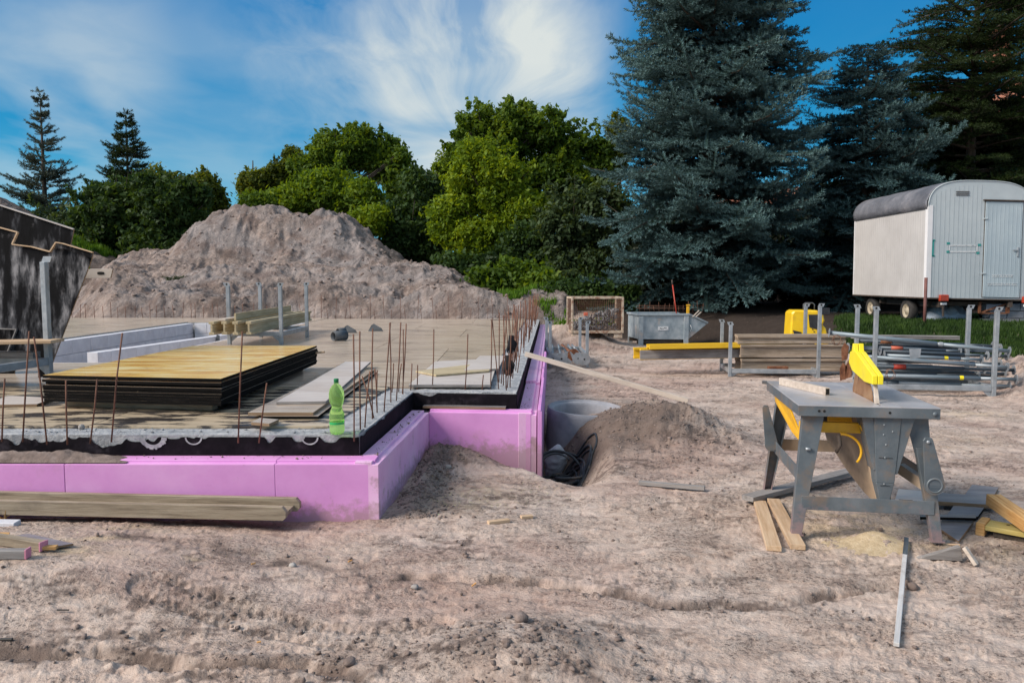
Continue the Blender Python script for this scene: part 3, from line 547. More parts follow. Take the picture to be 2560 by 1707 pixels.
def pf_ground(n):
    u = rng.uniform(-.75, .75, n * 3); y = 2.6 * (22 / 2.6) ** (rng.random(n * 3)); x = u * (y + .5); d = masks(x[None], y[None])[0][0]
    k = rng.random(n * 3) < (.04 + .9 * np.clip(d, 0, 1)); k &= ~((x < .25) & (y > 5.0) & ((x < -.8) | (y > 7))) ; x = x[k][:n]; y = y[k][:n]
    return np.stack([x, y, ground_base(x[None], y[None])[0] + masks(x[None], y[None])[3][0] + .002], -1)
rocks('clods', 9000, pf_ground, .002, .015, 'clod', 'loose crumbs of earth scattered over the bare ground')
def pf_heap(n):
    x = np.concatenate([rng.normal(1.45, .5, n // 2), rng.normal(-.62, .10, n // 3), rng.normal(.0, .25, n // 14)]); y = np.concatenate([rng.normal(7.9, .8, n // 2), rng.uniform(5.0, 7.0, n // 3), rng.normal(3.1, .15, n // 14)])
    k = (x > .3) | (y < 6.9); x = x[k]; y = y[k]
    return np.stack([x, y, ground_base(x[None], y[None])[0] + ground_detail(x[None], y[None])[0]], -1)
rocks('clods', 6500, pf_heap, .003, .020, 'clod', 'lumps of dug earth on the mound beside the concrete ring')
def pf_big(n):
    y = rng.uniform(22, 32, n); x = rng.uniform(-.62, .08, n) * y; return np.stack([x, y, heap_h(x[None], y[None])[0]], -1)
rocks('clods', 1800, pf_big, .015, .09, 'clod', 'clods of earth lying on the big spoil heap')
def one_rock(px, py, s, matname, label):
    q = G(px, py); z = gh(q.x, q.y); bm = bmesh.new(); bmesh.ops.create_icosphere(bm, subdivisions=2, radius=s)
    for v in bm.verts: v.co *= 1 + .18 * random.uniform(-1, 1); v.co.z *= .7
    me = bpy.data.meshes.new('stone'); bm.to_mesh(me); bm.free(); me.materials.append(MAT[matname]); me.polygons.foreach_set('use_smooth', [True] * len(me.polygons))
    o = link('stone', me, None, (q.x, q.y, z + s * .3)); tag(o, label, 'stone', 'stones lying on the bare ground')
one_rock(1120, 1183, .032, 'pebble', 'round grey stone on the dirt bank in the inner corner of the pink wall')
one_rock(732, 1427, .022, 'pebble', 'grey pebble on bare ground below the free corner of the pink wall')
one_rock(1038, 1473, .02, 'pebble', 'small flat pebble at the left end of the dark rut')
one_rock(1303, 1600, .035, 'clod', 'dark stone on top of the mound at the bottom of the picture')
one_rock(875, 1685, .026, 'clod', 'dark clod at the bottom edge beside the rut')
one_rock(2282, 1468, .03, 'clod', 'dark clod just right of the striped lath')

# ================================================================ vegetation
def leaf_cloud(name, centers, radii, n, size, matname, parent=None, flat=.35, hollow=.55):
    """leaf quads on the outer shells of many small lumps"""
    C_ = np.asarray(centers); Rr = np.asarray(radii); wgt = (Rr ** 2).sum(1) if Rr.ndim > 1 else Rr ** 2; pick = rng.choice(len(C_), n, p=wgt / wgt.sum())
    d = rng.normal(size=(n, 3)); d /= np.linalg.norm(d, axis=1, keepdims=True); rr = hollow + (1 - hollow) * rng.random(n) ** .6 + (rng.random(n) < .45) * np.abs(rng.normal(0, .28, n))
    P = C_[pick] + d * (Rr[pick] if Rr.ndim > 1 else Rr[pick][:, None]) * rr[:, None]
    kk = (P[:, 1] < np.median(P[:, 1]) + .4) | (rng.random(n) < .35); P, d = P[kk], d[kk]; n = len(P)
    nrm = d * .5 + rng.normal(size=(n, 3)) * .8 + np.array([0, 0, flat]); nrm /= np.linalg.norm(nrm, axis=1, keepdims=True)
    t = np.cross(nrm, rng.normal(size=(n, 3))); t /= np.linalg.norm(t, axis=1, keepdims=True) + 1e-9; b = np.cross(nrm, t)
    s = (size * rng.uniform(.5, 1.4, n))[:, None]
    V = np.stack([P - t * s, P + b * s * .5 + nrm * s * .12, P + t * s, P - b * s * .5 + nrm * s * .12], 1).reshape(-1, 3); F = np.arange(4 * n).reshape(-1, 4)
    return link(name, mesh_np(name, V, F, [MAT[matname]]), parent)
def decid(name, ells, Y, n, size, matname, label, cat='tree', group=None, base=None, trunk=True, lump=.30, nl=None, zg=0.0, hollow=.45):
    """ells: crown masses as (photo x, y, half width, half height, depth offset)"""
    e0 = ells[0]; bx = D(base if base else e0[0], 700, Y).x; root = empty(name, (bx, Y, zg), 0, label, cat, group); off = Vector((bx, Y, zg))
    Cs, Rs, mains = [], [], []
    for (px, py, rx, ry, dy) in ells:
        Yy = Y + dy; c = D(px, py, Yy); k = Yy / FPX; a, h = rx * k, ry * k; mains.append((c, a, h)); m = nl or max(26, int(60 * (a * h) / (2.2 * 2.2)))
        for _ in range(m):
            d = Vector(rng.normal(size=3)).normalized(); q = .50 + .48 * random.random() ** .6; r0 = lump * min(a, h) * random.uniform(.45, 1.1)
            Cs.append(c - off + Vector((d.x * (a - r0 * .6) * q, d.y * (a * .85 - r0 * .6) * q, d.z * (h - r0 * .6) * q))); Rs.append((r0, r0, r0 * .72))
        for _ in range(m // 2):                             # small outlying sprays break up the outline
            d = Vector(rng.normal(size=3)).normalized(); d.z = abs(d.z) * random.choice((1, 1, -.3)); r0 = lump * min(a, h) * random.uniform(.18, .4)
            p0_ = c - off + Vector((d.x * a, d.y * a * .8, d.z * h)); Cs.append(p0_); Rs.append((r0, r0, r0 * 1.2))
            if d.z > .15 and random.random() < .6:
                gv = (Vector((d.x, d.y * .5, abs(d.z) + .5)).normalized()) * r0
                for q_ in range(3): Cs.append(p0_ + gv * (1 + q_ * 1.0)); Rs.append((r0 * (.62 - .15 * q_),) * 3)
    nv = n // 5; pk = rng.choice(len(mains), nv, p=np.array([a * h for c, a, h in mains]) / sum(a * h for c, a, h in mains)); core_ = []
    for i in range(0, nv, 60):
        c, a, h = mains[pk[i]]; d = Vector(rng.normal(size=3)).normalized() * (.75 * random.random() ** .5); core_.append(c - off + Vector((d.x * a, d.y * a * .8, d.z * h)))
    Cs2 = Cs + core_; Rs2 = Rs + [(.5, .5, .45)] * len(core_)
    leaf_cloud('crown', [tuple(c) for c in Cs2], Rs2, int(n * 1.25), size * .86, matname, root, hollow=hollow)
    tb = MB(); top = max(c.z for c, a, h in mains) - zg; r0 = max(.07, .022 * top)
    if trunk:
        tb.tube([(0, 0, -.3), (.1, 0, top * .35), (-.1, .1, top * .7), (0, 0, top)], [r0 * 1.5, r0, r0 * .6, r0 * .15], 8).build('trunk', MAT['bark'], root)
        lb = MB()
        for c in random.sample(Cs, min(26, len(Cs))):
            z0 = max(.25 * top, min(c.z - .3 * abs(c.x) - .5, top * .8)); p0 = Vector((0, 0, z0)); md = (p0 + c) / 2 + Vector((0, 0, -.12 * (c - p0).length)); lb.tube([p0, md, c], [r0 * .45, r0 * .28, r0 * .08], 5, False)
        lb.build('limbs', MAT['bark'], root)
    else:
        lb = MB()
        for c in random.sample(Cs, min(22, len(Cs))): lb.tube([(c.x * .12, c.y * .12, -.2), (c.x * .5, c.y * .5, c.z * .55), c], [.05, .035, .01], 5, False)
        lb.build('stems', MAT['bark'], root)
    return root

_tuft = []
for kx in range(6):
    for j in range(2):
        a = 2 * math.pi * (j / 2 + kx * .19); x0 = .12 + .14 * kx; L_ = .42 if kx < 5 else .3
        _tuft.append(((x0, 0, 0), (x0 + .12, -math.sin(a) * .085, math.cos(a) * .085), (x0 + L_ * .75, math.cos(a) * L_ * .62, math.sin(a) * L_ * .62)))
_tuft = np.array(_tuft).reshape(-1, 3)
def spruce(name, Y, base_px, top_py, prof, matname, label, levels, nb, tuft, zg=0.0, droop=.30, up=.22, dens=1.0, group=None, seed=1, gap=0.0, trunk_r=.22, side=.42):
    """prof: list of (height fraction, radius in m)"""
    rg = random.Random(seed); bx = D(base_px, 700, Y).x; root = empty(name, (bx, Y, zg), 0, label, 'tree', group); H = D(base_px, top_py, Y).z - zg
    hf = [p[0] for p in prof]; rf = [p[1] for p in prof]; T, Dr, S, Tip = [], [], [], []; br = MB()
    for li in range(levels):
        f = .04 + .95 * (li / (levels - 1)) ** .93; z0 = f * H; Rr = float(np.interp(f, hf, rf)); n = max(4, int(nb * (.5 + .5 * Rr / max(rf)))); a0 = rg.random() * 6.28
        for j in range(n):
            if rg.random() < gap: continue
            a = a0 + 6.283 * (j + rg.uniform(-.3, .3)) / n; L_ = Rr * rg.uniform(.58, 1.22); z = z0 + rg.uniform(-1.1, 1.1) * H / levels; dk_ = droop * rg.uniform(.5, 1.5); uk_ = up * rg.uniform(.4, 2.0); ux, uy = math.cos(a), math.sin(a)
            def pt(t, L_=L_, z=z, ux=ux, uy=uy, dk_=dk_, uk_=uk_): return Vector((ux * L_ * t, uy * L_ * t, z + L_ * (.16 * t - dk_ * t * t * 1.4 + uk_ * t ** 4)))
            if L_ > .35: br.tube([pt(0), pt(.35), pt(.7), pt(1)], [.012 * L_ + .012, .010 * L_ + .008, .006 * L_ + .004, .003], 4, False)
            st = max(3, int(L_ / (tuft * .50) * dens)); sv_ = Vector((-uy, ux, 0))
            for q in range(st):
                t = .16 + .84 * (q + rg.random() * .5) / st; p = pt(min(t, 1)); out = (pt(min(t + .05, 1.05)) - pt(t - .05)).normalized(); sl = side * L_ * (1.12 - t) * rg.uniform(.7, 1.1) + tuft * .4
                for sg in (-1, 1):
                    if rg.random() < .12: continue
                    dr = (out * .62 + sv_ * sg * .78 + Vector((0, 0, rg.uniform(-.18, .10)))).normalized(); k = max(1, int(sl / (tuft * .62) * dens))
                    for w_ in range(k):
                        s_ = (w_ + .2 * rg.random()) / k * sl; pp = p + dr * s_ + Vector((0, 0, -.10 * s_ * s_)); d2 = (dr + Vector((rg.uniform(-.35, .35), rg.uniform(-.35, .35), rg.uniform(-.15, .40)))).normalized()
                        T.append(pp); Dr.append(d2); S.append(tuft * rg.uniform(.75, 1.25)); Tip.append(min(1, max(0, (t - .35) * .9 + .5 * (w_ / k) - .2)) * rg.uniform(.3, 1))
                T.append(p); Dr.append((out + Vector((0, 0, .25))).normalized()); S.append(tuft * 1.1); Tip.append(max(0, t - .4))
    T.append(Vector((0, 0, H - tuft))); Dr.append(Vector((0, 0, 1))); S.append(tuft * 1.6); Tip.append(.6)
    T = np.array([v[:] for v in T]); Dr = np.array([v[:] for v in Dr]); S = np.array(S)
    keep = (T[:, 1] < .5) | (rng.random(len(T)) < .45); T, Dr, S = T[keep], Dr[keep], S[keep]; Tip = np.array(Tip)[keep]
    e1 = Dr; aux = np.where(np.abs(e1[:, 2:3]) > .9, np.array([[1., 0, 0]]), np.array([[0, 0, 1.]])); e2 = np.cross(aux, e1); e2 /= np.linalg.norm(e2, axis=1, keepdims=True); e3 = np.cross(e1, e2)
    tw = rng.uniform(0, 6.28, len(T)); c_, s_ = np.cos(tw)[:, None], np.sin(tw)[:, None]; f2 = e2 * c_ + e3 * s_; f3 = -e2 * s_ + e3 * c_
    V = T[:, None] + S[:, None, None] * (_tuft[None, :, 0:1] * e1[:, None] + _tuft[None, :, 1:2] * f2[:, None] + _tuft[None, :, 2:3] * f3[:, None])
    me = mesh_np('crown', V.reshape(-1, 3), np.arange(V.shape[0] * V.shape[1]).reshape(-1, 3), [MAT[matname]]); add_attr(me, 'tip', np.repeat(np.array(Tip), V.shape[1]))
    link('crown', me, root); print(name, 'tufts', len(T), 'tris', len(T) * len(_tuft) // 3)
    MB().tube([(0, 0, -.4), (0, 0, H * .5), (0, 0, H * .98)], [trunk_r, trunk_r * .6, .02], 9).build('trunk', MAT['bark'], root); br.build('branches', MAT['bark'], root, fixn=False)
    return root
gz = lambda x, y: float(ground_base(np.array([x]), np.array([y]))[0])
TG = 'trees standing behind the building site'
# tall blue spruces on the right
spruce('blue_spruce', 24.5, 1765, -520, [(0, 2.9), (.10, 3.3), (.32, 3.2), (.5, 2.9), (.64, 2.6), (.8, 1.6), (1, .05)], 'needle_blue', 'tall dense blue spruce in the middle, its top cut by the picture edge', 46, 12, .29, zg=.9, seed=3, dens=1.0, gap=.0, group=TG, trunk_r=.3)
spruce('blue_spruce', 25.5, 2150, 130, [(0, 2.2), (.25, 2.5), (.6, 2.35), (.85, 1.7), (1, .55)], 'needle_blue', 'shorter blue spruce with a blunt top between the tall one and the trailer', 27, 10, .28, zg=.9, seed=5, dens=.95, group=TG)
spruce('dark_spruce', 27, 2412, -330, [(0, 3.2), (.3, 3.6), (.45, 3.9), (.62, 3.2), (.8, 1.8), (1, .1)], 'needle_dark', 'dark open spruce with bare reaching branches behind the trailer', 36, 10, .26, zg=.9, seed=8, droop=.12, up=.02, dens=.85, gap=.08, group=TG, side=.36)
# left conifers
spruce('blue_spruce', 44, 122, 238, [(0, 2.6), (.1, 2.75), (.35, 2.3), (.55, 1.75), (.75, .95), (.9, .35), (1, .02)], 'needle_blue_far', 'open blue spruce at the far left behind the earth hill', 24, 9, .38, droop=-.02, up=.12, dens=1.1, seed=11, gap=.08, group=TG, side=.34)
spruce('narrow_spruce', 47, 330, 300, [(0, 3.2), (.5, 2.4), (.68, 1.5), (.85, .85), (1, .05)], 'needle_dark', 'slim pointed spruce rising out of the dark bushes on the left', 30, 11, .42, droop=.05, up=.1, dens=1.1, seed=12, group=TG)
# left bushes
decid('broadleaf_tree', [(300, 540, 125, 95, 0), (360, 480, 80, 50, -.5), (250, 600, 90, 70, -.5)], 39, 26000, .15, 'leaf_dark', 'dark bushy tree below the slim spruce on the left', group=TG)
decid('broadleaf_tree', [(430, 545, 100, 100, 0), (470, 490, 60, 50, 0), (400, 620, 100, 60, -.5)], 38, 22000, .15, 'leaf_dark', 'dark rounded tree directly left of the spoil heap peak', group=TG)
decid('broadleaf_tree', [(505, 475, 48, 48, 0), (530, 515, 35, 50, .5)], 42, 9000, .15, 'leaf_autumn', 'small golden edged tree peeping over the left bushes', group=TG)
decid('broadleaf_tree', [(150, 590, 90, 70, 0), (60, 560, 80, 60, 0), (210, 560, 60, 50, 0)], 41, 13000, .15, 'leaf_grey_green', 'low grey green tree at the foot of the far left spruce', group=TG)
decid('sapling', [(404, 452, 22, 34, 0), (436, 462, 14, 26, 0)], 40, 2200, .12, 'leaf_autumn', 'thin leafy shoots standing above the left bushes', group=TG, lump=.4)
# middle trees
decid('broadleaf_tree', [(820, 400, 62, 75, 0), (890, 370, 55, 60, 0), (960, 400, 60, 72, .5), (1000, 440, 55, 70, 0), (770, 430, 48, 50, 0)], 42, 34000, .15, 'leaf_mid', 'broad tree with several tops behind the right slope of the spoil heap', group=TG, lump=.26)
decid('broadleaf_tree', [(640, 468, 48, 42, 0), (700, 440, 42, 40, .5), (735, 405, 28, 32, .5)], 44, 12000, .15, 'leaf_autumn', 'small brownish tree at the left end of the middle group', group=TG)
decid('broadleaf_tree', [(830, 480, 85, 75, 0), (900, 500, 70, 50, -.5), (760, 510, 75, 50, 0), (690, 500, 50, 32, 0)], 37.5, 26000, .14, 'leaf_lime_dark', 'yellow green tree just above the crest of the spoil heap', group=TG, lump=.26)
decid('shrub', [(636, 515, 32, 24, 0)], 36, 3500, .11, 'leaf_mid', 'small rounded green bush right beside the heap peak', 'shrub', trunk=False)
decid('shrub', [(930, 550, 40, 38, 0), (900, 560, 30, 26, 0)], 34.5, 6000, .11, 'leaf_lime', 'bright lime green bush on the right slope of the spoil heap', 'shrub', trunk=False)
decid('shrub', [(1010, 560, 78, 88, 0), (1070, 610, 70, 70, 0), (980, 620, 60, 60, 0), (1090, 520, 60, 60, 1), (1050, 480, 60, 60, 1)], 35.5, 24000, .13, 'leaf_dark', 'dark bush between the two big round trees', 'shrub', trunk=False)
decid('broadleaf_tree', [(1230, 360, 105, 105, 0), (1340, 330, 80, 70, 0), (1420, 400, 90, 110, .5), (1160, 430, 80, 90, 0), (1280, 290, 60, 45, 0), (1490, 430, 60, 110, .5), (1390, 480, 110, 110, .3), (1130, 510, 60, 70, 0)], 40, 56000, .15, 'leaf_mid', 'largest round tree in the middle with golden upper leaves', group=TG, lump=.24)
decid('broadleaf_tree', [(1550, 330, 40, 50, 0), (1535, 400, 35, 70, 0)], 41, 8000, .15, 'leaf_autumn', 'golden tree peeping out left of the tall blue spruce', group=TG)
decid('broadleaf_tree', [(1225, 470, 115, 115, 0), (1130, 560, 75, 70, 0), (1290, 560, 95, 100, -.5), (1200, 400, 70, 55, 0), (1180, 600, 80, 60, -.5)], 33, 46000, .115, 'leaf_lime', 'light yellow green tree standing in front of the largest tree', group=TG, lump=.24)
decid('shrub', [(1240, 690, 110, 60, 0), (1140, 680, 80, 50, 0), (1330, 640, 90, 90, 0)], 30.5, 22000, .12, 'leaf_dark', 'dark thicket under the light green tree', 'shrub', trunk=False, zg=.2)
decid('shrub', [(1420, 580, 80, 120, 0), (1500, 560, 85, 130, 0), (1460, 690, 100, 70, -.5), (1550, 640, 70, 110, 0)], 29, 38000, .115, 'leaf_grey_green', 'tall dark green shrub left of the tall blue spruce', 'shrub', trunk=False, zg=.6)
decid('shrub', [(1290, 690, 60, 42, 0), (1345, 715, 60, 36, -.4), (1225, 700, 35, 26, -.3)], 26.5, 9000, .13, 'leaf_mid', 'leafy green shrub at the right end of the spoil heap', 'shrub', trunk=False, zg=.8, lump=.4)
decid('shrub', [(1400, 742, 50, 22, 0), (1470, 738, 50, 24, 0), (1550, 740, 50, 22, 0)], 24.5, 7000, .09, 'leaf_dark', 'low ground bush behind the wire crate', 'shrub', trunk=False, zg=.9, lump=.5)
# understory hedge, its shade put into the near-black leaf colour
decid('hedge', [(1680, 690, 120, 70, 0), (1850, 690, 120, 75, 0), (2010, 680, 110, 85, 0), (1600, 660, 80, 90, 0)], 27.5, 26000, .17, 'leaf_hedge_shade', 'shade darkened hedge under the tall blue spruce', 'hedge', trunk=False, zg=.9, hollow=.2)
decid('hedge', [(2180, 640, 140, 120, 0), (2120, 520, 120, 110, 0), (2330, 560, 130, 190, 0), (2500, 520, 130, 220, 0), (2450, 700, 160, 80, 0), (2620, 500, 100, 220, 0)], 29, 32000, .2, 'leaf_hedge_shade', 'dark hedge behind the white site trailer', 'hedge', trunk=False, zg=.9, hollow=.2)
decid('shrub', [(2380, 330, 110, 120, 0), (2500, 380, 110, 150, .3), (2290, 420, 80, 120, 0)], 28.5, 26000, .12, 'leaf_hedge_shade', 'dark leafy growth around the open spruce behind the trailer', 'tree', trunk=False, zg=.9, hollow=.2, lump=.2)

decid('hedge', [(1750, 640, 180, 120, 0), (2050, 620, 180, 140, 0), (2350, 640, 200, 150, 0), (2600, 620, 140, 170, 0)], 33, 30000, .24, 'leaf_hedge_shade', 'far dark hedge closing the yard behind the spruces', 'hedge', trunk=False, zg=.9, hollow=.2, lump=.35)
decid('shrub', [(1180, 720, 130, 45, 0), (1420, 715, 130, 55, 0), (980, 700, 100, 50, 0)], 36, 12000, .2, 'leaf_hedge_shade', 'dark undergrowth at the foot of the middle trees', 'shrub', trunk=False, hollow=.2, lump=.4)
decid('shrub', [(120, 650, 150, 50, 0), (350, 650, 160, 60, 0), (560, 640, 90, 60, 0)], 43, 10000, .24, 'leaf_hedge_shade', 'dark undergrowth at the foot of the left bushes', 'shrub', trunk=False, hollow=.2, lump=.4)
# ---- house behind the spruces
h = empty('house', (18.3, 37, 0), 0, 'house with a steep red tiled roof hidden behind the spruces', 'house')
MB().box((11.5, 5, 2.6), (23, 9.4, 6.4)).box((-4.8, 5, 2.0), (9.4, 9.0, 5.2)).build('wall', MAT['house_wall'], h)
for i, (x, z) in enumerate(((-7, 1.4), (-3.5, 1.4), (1.6, 1.4), (4.6, 1.4), (7.8, 1.4), (11, 1.4), (14.5, 1.4), (1.6, 4.2), (4.6, 4.2), (7.8, 4.2))):
    wf = MB().box((x, .22, z + .65), (1.3, .12, 1.4)).build('window', MAT['white_trim'], h); MB().box((x - .3, .14, z + .65), (.48, .06, 1.2)).box((x + .3, .14, z + .65), (.48, .06, 1.2)).build('pane', MAT['glass_dark'], wf)
MB().add([(-9.8, .2, 4.6), (-.02, .2, 4.6), (-.02, 9.8, 4.6), (-9.8, 9.8, 4.6), (-7.6, 5, 6.6), (-.02, 5, 6.6)], [(0, 1, 5, 4), (2, 3, 4, 5), (3, 0, 4), (1, 2, 5), (3, 2, 1, 0)]).build('annex_roof', MAT['roof_tile'], h)
e = [(-.3, -.4, 5.6), (24, -.4, 5.6), (24, 10.6, 5.6), (-.3, 10.6, 5.6), (11.5, 5.1, 14.0), (16, 5.1, 14.0)]
rf = MB().add(e, [(0, 1, 5, 4), (1, 2, 5), (2, 3, 4, 5), (3, 0, 4), (3, 2, 1, 0)]).build('roof', MAT['roof_tile'], h)
tl = MB(); A, B_, C_, E_ = (Vector(e[i]) for i in (0, 1, 5, 4)); nrm = (B_ - A).cross(E_ - A).normalized()
for i in range(30):
    t0, t1 = i / 30, (i + 1) / 30; a0 = A.lerp(E_, t0); b0 = B_.lerp(C_, t0); a1 = A.lerp(E_, t1); b1 = B_.lerp(C_, t1); n_ = int((b0 - a0).length / .32)
    for j in range(n_):
        p0 = a0.lerp(b0, (j + .04) / n_); p1 = a0.lerp(b0, (j + .96) / n_); p2 = a1.lerp(b1, (j + .96) / n_); p3 = a1.lerp(b1, (j + .04) / n_)
        tl.add([p0 + nrm * .09, p1 + nrm * .09, p2 + nrm * .02, p3 + nrm * .02, p0 + nrm * .01, p1 + nrm * .01], [(0, 1, 2, 3), (0, 4, 5, 1)])
tag(tl.build('tiles', MAT['roof_tile'], h, fixn=False), kind='stuff')
MB().box((8.2, 6, 14), (.9, .9, 2.4)).build('chimney', MAT['roof_tile'], h, .03)
# ================================================================ foundation
ZT, ZP = .55, .41
A_ = lambda *p: Vector(p)
fo = empty('foundation', (-1.04, 5.16, 0), 0, 'concrete foundation slab with black coated edge and pink foam insulation boards', 'foundation')
FO = Vector((-1.04, 5.16, 0))
def P2(v, z): return Vector((v[0], v[1], z)) - FO
K1 = Vector((-1.04, 5.16)); K2 = Vector((-.935, 7.17)); K3 = Vector((.04, 7.07)); K4 = Vector((.745, 20.6)); K3b = K3 + (K4 - K3) * ((9.6 - 7.07) / (20.6 - 7.07))
def lerpY(Y): return K3.x + (K4.x - K3.x) * (Y - K3.y) / (K4.y - K3.y)
sl = MB()
for poly in ([(-9, 5.16), K1, K2, (-9, 7.17)], [(-9, 7.17), K2, K3, (lerpY(9.6), 9.6), (-9, 9.6)], [(-4.95, 9.6), (lerpY(9.6), 9.6), K4, (-4.95, 20.8)], [(-14, 9.6), (-8.0, 9.6), (-8.0, 21.2), (-14, 21.4)], [(-8.0, 18.9), (-4.95, 18.9), (-4.95, 20.8), (-8.0, 21.2)]):
    sl.prism([P2(p, -.3) for p in poly], (0, 0, ZT + .3))
sl.build('slab', MAT['concrete_rough'], fo)
# rough mortar strip on the rim: uneven mesh
def rim(a, b, wd, inn, n=160, m=9):
    a = Vector(a); b = Vector(b); d = (b - a); L_ = d.length; d.normalize(); q = Vector(inn).normalized(); V, F = [], []
    for i in range(n + 1):
        for j in range(m + 1):
            p = a + d * (L_ * i / n) + q * (wd * j / m); hgt = .004 + .010 * abs(float(fbm(np.array([p.x * 7.]), np.array([p.y * 7.]), 4, .65)[0])) * (1 if j else .2)
            V.append(P2(p, ZT + (hgt if 0 < j < m else -.004)))
    for i in range(n):
        for j in range(m): k = i * (m + 1) + j; F.append((k, k + m + 1, k + m + 2, k + 1))
    o = MB().add(V, F, True).build('mortar_strip', MAT['concrete_rough'], fo)
    return o
rim((-4.6, 5.165), (-1.045, 5.165), .21, (0, 1), 220); rim((-1.045, 5.17), (-.94, 7.16), .30, (-1, .05), 130); rim((-.93, 7.175), (.035, 7.075), .20, (.1, 1), 70); rim((.037, 7.09), (.74, 20.5), .34, (-1, .05), 240)
# black bitumen coat: ragged top edge
def coat(a, b, z0, z1, out, rag, n=150, notch=()):
    a = Vector(a); b = Vector(b); d = b - a; L_ = d.length; d.normalize(); o_ = Vector(out) * .006; V, F = [], []
    for i in range(n + 1):
        p = a + d * (L_ * i / n) + o_; x = L_ * i / n
        r_ = float(fbm(np.array([p.x * 4.5 + p.y * 3]), np.array([1.7]), 4, .6)[0]); r_ = rag * (.2 + 1.6 * max(0, r_))
        for c0, w_, dp in notch:
            if abs(x - c0) < w_: r_ = max(r_, dp * (1 - .4 * (abs(x - c0) / w_) ** 4))
        V += [P2(p, z0), P2(p, min(z1, z1 - r_ + .004))]
    for i in range(n): F.append((2 * i, 2 * i + 2, 2 * i + 3, 2 * i + 1))
    return MB().add(V, F).build('bitumen_coat', MAT['bitumen'], fo, fixn=False)
coat((-4.6, 5.16), K1, .38, ZT, (0, -1), .085, 320, [(2.05, .07, .05), (2.3, .05, .03), (1.52, .05, .05), (1.62, .03, .03), (3.15, .04, .05), (1.1, .04, .035)])
coat(K1, K2, .38, ZT, (1, -.05), .07, 160); coat(K2, K3, .38, ZT - .004, (0, -1), .03, 90); coat(K3, K4, .38, ZT, (1, -.05), .03, 200)
# the two formwork tie pockets in the coat
for px, rr in ((378, .06), (480, .05), (772, .05)):
    q = G(px, 1108, .50); 
    pk = MB(); n = 22
    for k in range(n):
        a0, a1 = math.pi * (1 + k / n), math.pi * (1 + (k + 1) / n); f = lambda a, r, j: P2((q.x + math.cos(a) * r * 1.15, 5.16 - .011), .535 + math.sin(a) * r * 1.0 - j)
        r1 = rr * (1.25 + (.18 * random.random() if px == 378 else -.22)); r0 = rr * .84
        pk.add([f(a0, r0, 0), f(a1, r0, 0), f(a1, r1, 0), f(a0, r1, 0)], [(0, 1, 2, 3)])
    pk.build('mortar_patch', MAT['concrete_rough'], fo, fixn=False)
# pink insulation boards with a stepped upper edge
def foam(a, b, out, th=.175, zt=ZP, zb=-.5, m='pink_foam', name='insulation_board', step=.045):
    a = Vector((a[0], a[1], 0)); b = Vector((b[0], b[1], 0)); o_ = Vector((out[0], out[1], 0)).normalized(); inn = -o_
    prof = [(0, zb), (0, zt - .018), (step, zt - .018), (step, zt), (th, zt), (th, zb)]
    return MB().prism([a - FO + inn * y + Vector((0, 0, z)) for y, z in prof], b - a).build(name, MAT[m], fo, .003)
Yp = 4.975; xj = G(681, 1200, .3).x; xc = -.878
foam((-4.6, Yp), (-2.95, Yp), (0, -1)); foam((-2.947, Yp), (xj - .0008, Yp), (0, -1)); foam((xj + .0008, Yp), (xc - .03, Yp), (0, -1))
P1 = Vector((xc, Yp)); Q2 = Vector((-.764, 6.99)); P3 = Vector((.222, 6.88)); P4 = Vector((.93, 20.6))
mid = P1.lerp(Q2, .36)
foam((xc, Yp - .004), mid - Vector((0, .0015)), (1, -.057), .16, ZP - .002, m='pink_foam_lit'); foam(mid, Q2, (1, -.057), .16, ZP - .004, m='pink_foam_lit')
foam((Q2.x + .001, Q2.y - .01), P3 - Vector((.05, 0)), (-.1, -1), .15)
pr = Vector(((P4 - P3).x, (P4 - P3).y)).normalized(); outn = (pr.y, -pr.x)
def RW(t, off=0): v = P3 + pr * t; return (v.x + outn[0] * off, v.y + outn[1] * off)
foam(RW(0), RW(2.05), outn, .165, ZP - .012, m='pink_foam_lit'); foam(RW(2.053), RW(4.6), outn, .165, ZP + .018, m='pink_foam_lit'); foam(RW(4.603), RW(9.2), outn, .165, ZP + .012, m='pink_foam_lit'); foam(RW(9.203), RW(13.5), outn, .165, ZP + .016, m='pink_foam_lit')
foam(RW(-.02, .05), RW(2.3, .058), outn, .04, ZP + .025, step=.01); foam(RW(2.304, .05), RW(5.6, .058), outn, .04, ZP + .03, step=.01)
# rebars: (base photo point, top photo point)
def rebar(bx, by, tx, ty, z=None, r=.0055, par=fo, ln=0):
    q = G(bx, by, ZT - .01) if z is None else z; t = D(tx, ty, q.y + ln)
    md = q.lerp(t, .55) + Vector((random.uniform(-.006, .006), 0, 0))
    return MB().tube([q - FO - Vector((0, 0, .03)), md - FO, t - FO], r, 6).build('rebar', MAT['rebar'], par)
for l in ((4, 1093, 12, 946), (56, 1093, 73, 828), (117, 1100, 85, 842), (168, 1100, 165, 951), (225, 1098, 243, 948), (278, 1094, 306, 832), (595, 1096, 606, 828), (647, 1096, 667, 957), (885, 1092, 883.6, 835),
          (901, 1080, 899.5, 828), (911, 1072, 925, 928), (931, 1052, 932, 821), (938, 1050, 905, 940), (943, 1036, 937, 921), (941, 1018, 943, 925), (959, 1033, 976, 806), (977, 1010, 974, 807), (979, 985, 984, 908), (990, 1006, 1002, 806),
          (996, 984, 1003.5, 909), (1007, 990, 1008, 823), (1005, 988, 1015.5, 809), (1026, 978, 1030, 909), (1042.5, 977, 1044, 912), (1080.5, 977, 1084.6, 823), (1162, 978, 1169.6, 835), (1205, 978, 1208.5, 937), (1226, 976, 1229, 800), (1265, 975, 1267, 925), (1275, 972, 1277.5, 838)): rebar(*l)
